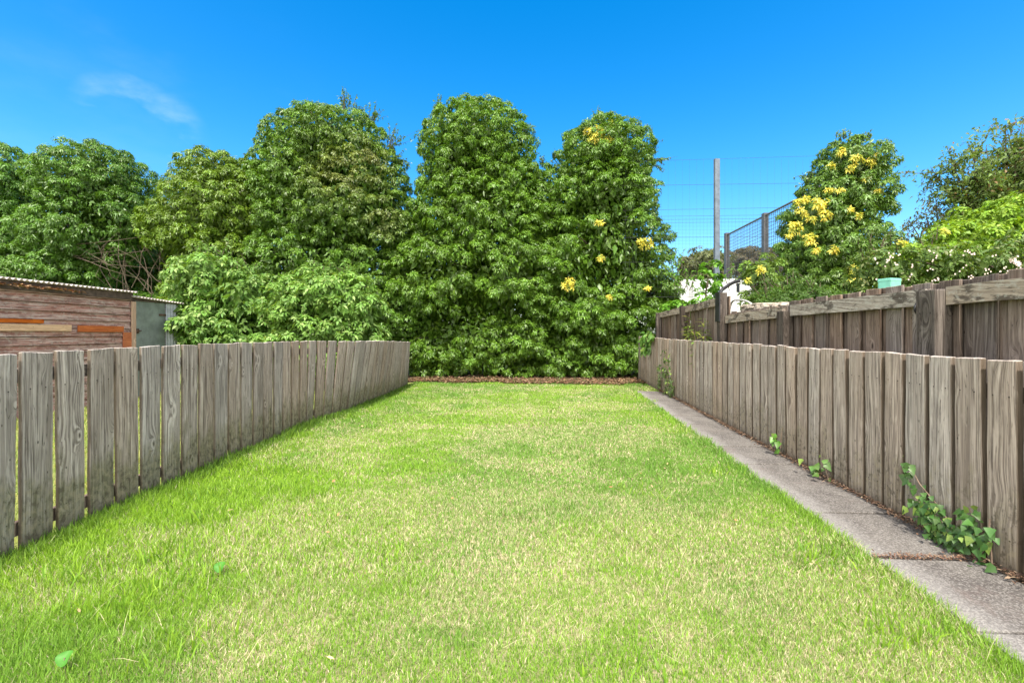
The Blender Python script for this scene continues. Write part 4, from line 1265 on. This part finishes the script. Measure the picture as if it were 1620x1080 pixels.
# raking mesh fence: its top rail climbs towards the right because it comes nearer
ms = empty('mesh_fence', tuple(at(1150, 527, 20.0) * [1, 1, 0])); tag(ms, 'dark steel mesh sports fence raking away behind the ivy column', 'fence')
ztop = at(1150, 373, 20.0)[2]
def rake(px):     # distance at which the rail of constant height passes this column
    py = 373 + (320 - 373) * (px - 1150) / (1255 - 1150)
    return (ztop - CAMH) * F / (527 - py)
cols = [1150, 1213, 1290]
m_ = MB()
P0 = at(1150, 527, 20.0); P1x, P1y = None, None
Yb = rake(1255); Q = at(1255, 527, Yb)
A0 = Vector((P0[0], P0[1], 0)); A1 = Vector((Q[0], Q[1], 0)); dirv = (A1 - A0)
ext = 1.6
L_ = dirv.length * ext
nxw = int(L_ / .13)
for i in range(nxw + 1):
    p = A0 + dirv * ext * (i / nxw)
    m_.tube([p + Vector((0, 0, .05)), p + Vector((0, 0, ztop))], .0075, 4, False)
for z in np.arange(.1, ztop, .13):
    m_.tube([A0 + Vector((0, 0, z)), A0 + dirv * ext + Vector((0, 0, z))], .0075, 4, False)
m_.build('mesh_panel', M['wire'], ms)
m_ = MB(); m_.tube([A0 + Vector((0, 0, ztop + .03)), A0 + dirv * ext + Vector((0, 0, ztop + .03))], .035, 6); m_.build('top_rail', M['dark_steel'], ms)
for s in (0.0, .645, 1.25):
    p = A0 + dirv * s
    m_ = MB(); m_.box(-.09, .09, -.09, .09, 0, ztop + .12); place('post', m_.mesh('post', bevel=.01), M['dark_steel'], ms, p - Vector(ms.location))

# white van
YV = 14.0
vn = empty('white_van', tuple(at(1130, 527, YV) * [1, 1, 0])); tag(vn, 'white van roof and side showing over the dark fence beyond the steel pole', 'van')
x0, x1 = at(1066, 527, YV)[0], at(1192, 527, YV)[0]; zt = at(1150, 441, YV)[2]
prof = [(x0, .45), (x1, .45)]
R_ = .55
for a in np.linspace(0, 90, 8):
    prof.append((x1 - R_ + R_ * math.cos(math.radians(a)), zt - R_ + R_ * math.sin(math.radians(a))))
for a in np.linspace(90, 180, 5):
    prof.append((x0 + .15 + .15 * math.cos(math.radians(a)), zt - .15 - .02 + .15 * math.sin(math.radians(a))))
m_ = MB(); n_ = len(prof)
m_.add([(x, YV, z) for x, z in prof] + [(x, YV + 1.9, z) for x, z in prof], [tuple(range(n_)), tuple(range(2 * n_ - 1, n_ - 1, -1))] + [(i, i + n_, (i + 1) % n_ + n_, (i + 1) % n_) for i in range(n_)])
me_ = m_.mesh('body', bevel=.03)
bm = bmesh.new(); bm.from_mesh(me_); bmesh.ops.recalc_face_normals(bm, faces=bm.faces); bm.to_mesh(me_); bm.free()
place('body', me_, M['white'], vn, world_pos=True)
m_ = MB(); a, b = at(1165, 448, YV), at(1170, 462, YV); m_.box(a[0], b[0], YV - .012, YV - .003, b[2], a[2]); m_.build('window', M['glass_dark'], vn, bevel=.003)
for xx in (x0 + .5, x1 - .5):
    m_ = MB(); m_.tube([(xx, YV + .02, .34), (xx, YV + .22, .34)], .34, 20); m_.build('wheel', M['black'], vn)

# ------------------------------------------------------------------ ivy on the right fence and other small plants
def sprig(name, label, cat, Y0, z0, paths, seed, leaf=.055, colour=(.085, .18, .03), per=26, off=-.03):
    """ivy stems creeping over the fence face: paths are lists of (dY, z) along the fence"""
    r = np.random.default_rng(seed)
    p0 = onfence(Y0, off - .02)
    root = empty(name, (p0.x, p0.y, z0)); tag(root, label, cat)
    t = MB(); lv = Leaves(r)
    for path in paths:
        pts = [onfence(Y0 + dy, off - r.uniform(0, .03)) + Vector((0, 0, z)) for dy, z in path]
        t.tube(pts, [.005 - .003 * i / len(pts) for i in range(len(pts))], 5)
        for q in range(per):
            s = r.uniform(0, len(pts) - 1.001); i = int(s)
            c = pts[i].lerp(pts[i + 1], s - i) + Vector((-abs(r.normal(0, .035)), r.normal(0, .025), r.normal(0, .025)))
            d = unit(np.array([r.normal(-.25, .25), r.normal(0, .6), r.normal(-.45, .4)]))
            nn = unit(np.array([-1, -.5, .75]) + r.normal(0, .3, 3))
            l_ = leaf * r.uniform(.55, 1.25)
            lv.add(np.array([c]), d[None], nn[None], np.array([l_]), np.array([l_ * .95]), colour_set(r, 1, colour, .25, (.20, .30, .06), .12), 'ivy', .35)
    t.build('stem', M['twig'], root)
    place('leaves', lv.mesh('leaves'), M['leaf'], root, world_pos=True)
    return root
sprig('ivy_plant', 'broad leafy ivy sprig at the foot of the near right fence boards', 'ivy', 2.50, .03,
      [[(0, .03), (.0, .14), (.10, .22), (.22, .30), (.30, .40)], [(0, .04), (.06, .14), (.15, .18), (.25, .20)], [(-.05, .03), (-.12, .12), (-.13, .20), (-.10, .28)], [(0, .05), (-.04, .12), (-.10, .16)], [(.05, .05), (.12, .1), (.2, .16)]], 201, per=60, leaf=.036, colour=(.06, .14, .028))
sprig('ivy_plant', 'small ivy tuft hanging in the gap by the nearest right fence boards', 'ivy', 2.28, .03,
      [[(0, .02), (.0, .10), (.0, .20), (.0, .27)]], 202, per=24, leaf=.042, colour=(.06, .15, .03))
sprig('ivy_plant', 'pair of ivy leaves in a fence gap halfway along the path', 'ivy', 4.36, .15, [[(0, .1), (.02, .2), (.0, .30)]], 203, per=7, leaf=.06, colour=(.10, .26, .03))
sprig('ivy_plant', 'tiny ivy shoots low between boards near the middle slab joint', 'ivy', 3.62, .05, [[(0, .03), (.02, .12), (.02, .20)], [(.15, .03), (.16, .10)]], 204, per=7, leaf=.05)
sprig('ivy_plant', 'dark ivy climbing the far right fence in a narrow upright strip', 'ivy', 8.35, .03,
      [[(0, .02), (.05, .3), (.0, .55), (.1, .85)], [(.35, .02), (.3, .3), (.42, .6), (.4, .88)], [(.1, .1), (.5, .4), (.6, .6)], [(-.05, .05), (-.1, .2), (-.06, .35)], [(.9, .1), (.8, .35), (.9, .55)]], 205, per=60, leaf=.042, colour=(.07, .11, .03))
sprig('ivy_plant', 'green ivy spilling over the top of the right fence at its far end', 'ivy', 10.2, .6,
      [[(0, .75), (.1, .95), (.2, 1.1)], [(-.3, 1.05), (.0, 1.12), (.4, 1.1)], [(.6, .7), (.7, .9), (.7, 1.15)], [(-.5, 1.1), (-.2, 1.17), (.1, 1.2)]], 206, per=40, leaf=.10, colour=(.10, .22, .035))
def stemweed(label, px, Y, topy, seed):
    r = np.random.default_rng(seed)
    b = at(px, 527, Y); b[2] = 0; zt_ = at(px, topy, Y)[2]
    root = empty('weed', tuple(b)); tag(root, label, 'weed')
    t = MB(); lv = Leaves(r)
    for q in range(3):
        e = b + np.array([r.normal(0, .07), r.normal(0, .05), zt_ * r.uniform(.82, 1)])
        pts = [b + (e - b) * s + r.normal(0, .012, 3) * (s > 0) for s in np.linspace(0, 1, 7)]
        t.tube(pts, [.007 - .0008 * i for i in range(7)], 5)
        tt = np.linspace(.35, 1, 22)
        C = np.array([b + (e - b) * s for s in tt])
        whorls(lv, C, unit(np.tile([0, 0, 1.0], (22, 1)) + r.normal(0, .3, (22, 3))), 3, .13, (.15, .24, .04), r, 'oval', .35, .3, .26, .2, (.34, .36, .08), .25)
    t.build('stem', M['twig'], root)
    place('leaves', lv.mesh('leaves'), M['shrub'], root, world_pos=True)
for lab, px, topy, sd in [('slim green weed against the far post of the dark fence', 1087, 497, 1), ('yellowish weed between two posts of the dark fence', 1112, 504, 2)]:
    Y = 720 * 2.40 / (px - 873); stemweed(lab, px, Y, topy, 300 + sd)

# round-leaved weeds in the lawn
def round_weed(label, px, py, rad, seed):
    r = np.random.default_rng(seed)
    Y = 1.2 * F / (py - 527); p = at(px, py, Y); p[2] = 0
    root = empty('round_leaf_weed', tuple(p)); tag(root, label, 'weed')
    st = MB(); lf_ = MB()
    for q, (dx, dy, rr) in enumerate([(0, 0, rad)]):
        c = Vector((dx, dy, .058)); st.tube([(dx * .3, dy, 0), (dx * .7, dy, .03), tuple(c)], .0022, 5)
        n_ = 18; ring = []
        tilt = Matrix.Rotation(.75, 3, 'X')
        for i in range(n_):
            a = 2 * math.pi * i / n_
            ring.append(c + tilt @ Vector((math.cos(a) * rr * r.uniform(.93, 1.05), math.sin(a) * rr, .010 * math.cos(2 * a))))
        lf_.add([c - Vector((0, 0, .006))] + ring, [(0, i + 1, (i + 1) % n_ + 1) for i in range(n_)])
    st.build('stem', M['twig'], root, world_pos=False)
    me_ = lf_.mesh('leaf', smooth=True)
    a = me_.color_attributes.new('tint', 'FLOAT_COLOR', 'POINT')
    a.data.foreach_set('color', np.tile([.08, .27, .03, 1.0], len(me_.vertices)).astype(np.float32))
    place('leaf', me_, M['shrub'], root)
round_weed('round dark green leaf standing in the left lawn', 348, 914, .026, 1)
round_weed('round dark green leaf at the bottom left corner of the lawn', 102, 1066, .025, 2)

# ------------------------------------------------------------------ dead leaf litter
def litter(name, X, Y, size, cols, label, seed, z=.03, flat=True):
    r = np.random.default_rng(seed); n = len(X)
    a = r.uniform(0, 2 * np.pi, n)
    D = np.stack([np.cos(a), np.sin(a), r.normal(0, .25, n)], 1)
    N = unit(np.stack([r.normal(0, .35, n), r.normal(0, .35, n), np.ones(n)], 1))
    lv = Leaves(r)
    c = np.array(cols)[r.integers(len(cols), size=n)] * r.uniform(.7, 1.25, (n, 1))
    lv.add(np.stack([X, Y, z + r.uniform(0, .025, n)], 1), D, N, size * r.uniform(.5, 1.3, n), size * .42 * r.uniform(.5, 1.3, n), c, 'oval', .1)
    o_ = place(name, lv.mesh(name), M['dry'])
    return tag(o_, label, 'leaf litter', kind='stuff')
r_ = np.random.default_rng(77)
n = 9000
X = r_.uniform(-2.6, 3.25, n); Y = LAWN_END - .85 + np.abs(r_.normal(0, .55, n)) + .75 * fbm(X * 2.1, X * 0 + 6) - .25 * sstep(-1, 1, X) - .10 * sstep(-1, 2.5, X)
litter('leaf_litter', X, Y, .07, [(.19, .105, .06), (.28, .18, .10), (.14, .075, .045), (.36, .26, .16), (.10, .06, .04), (.08, .10, .03)], 'brown dead leaves strewn along the foot of the ivy trees', 78)
n = 3400
Y = r_.uniform(1.55, 9.4, n); X = RX(Y) - .022 - np.abs(r_.normal(0, .024, n)) * (.6 + 1.1 * fbm(Y * 2.2, Y * 0 + 5))
litter('leaf_litter', X, Y, .026, [(.21, .13, .085), (.15, .09, .06), (.30, .22, .15), (.10, .065, .05)], 'thin brown debris along the foot of the right fence', 79, .034)
n = 520
X = r_.uniform(PX(2.4), RX(2.4) - .05, n); Y = 2.395 + r_.normal(0, .008, n) - .03 * (X - PX(2.4)) / .56
litter('leaf_litter', X, Y, .016, [(.22, .12, .08), (.12, .07, .05), (.30, .2, .13)], 'brown debris filling the open joint of the near path slabs', 80, .022)
n = 60
X = r_.uniform(-2, 1.9, n); Y = r_.uniform(1.5, 9.8, n)
litter('leaf_litter', X, Y, .035, [(.5, .36, .2), (.4, .22, .1)], 'a few dry leaves scattered over the open lawn', 81, .035)
n = 170
Y = r_.uniform(5.8, 7.35, n); X = SX + .046 + np.abs(r_.normal(0, .02, n))
lt = litter('leaf_litter', X, Y, .075, [(.42, .20, .09), (.30, .13, .06), (.5, .3, .16)], 'brown dead leaves caught under the shed eave', 82, 1.86)
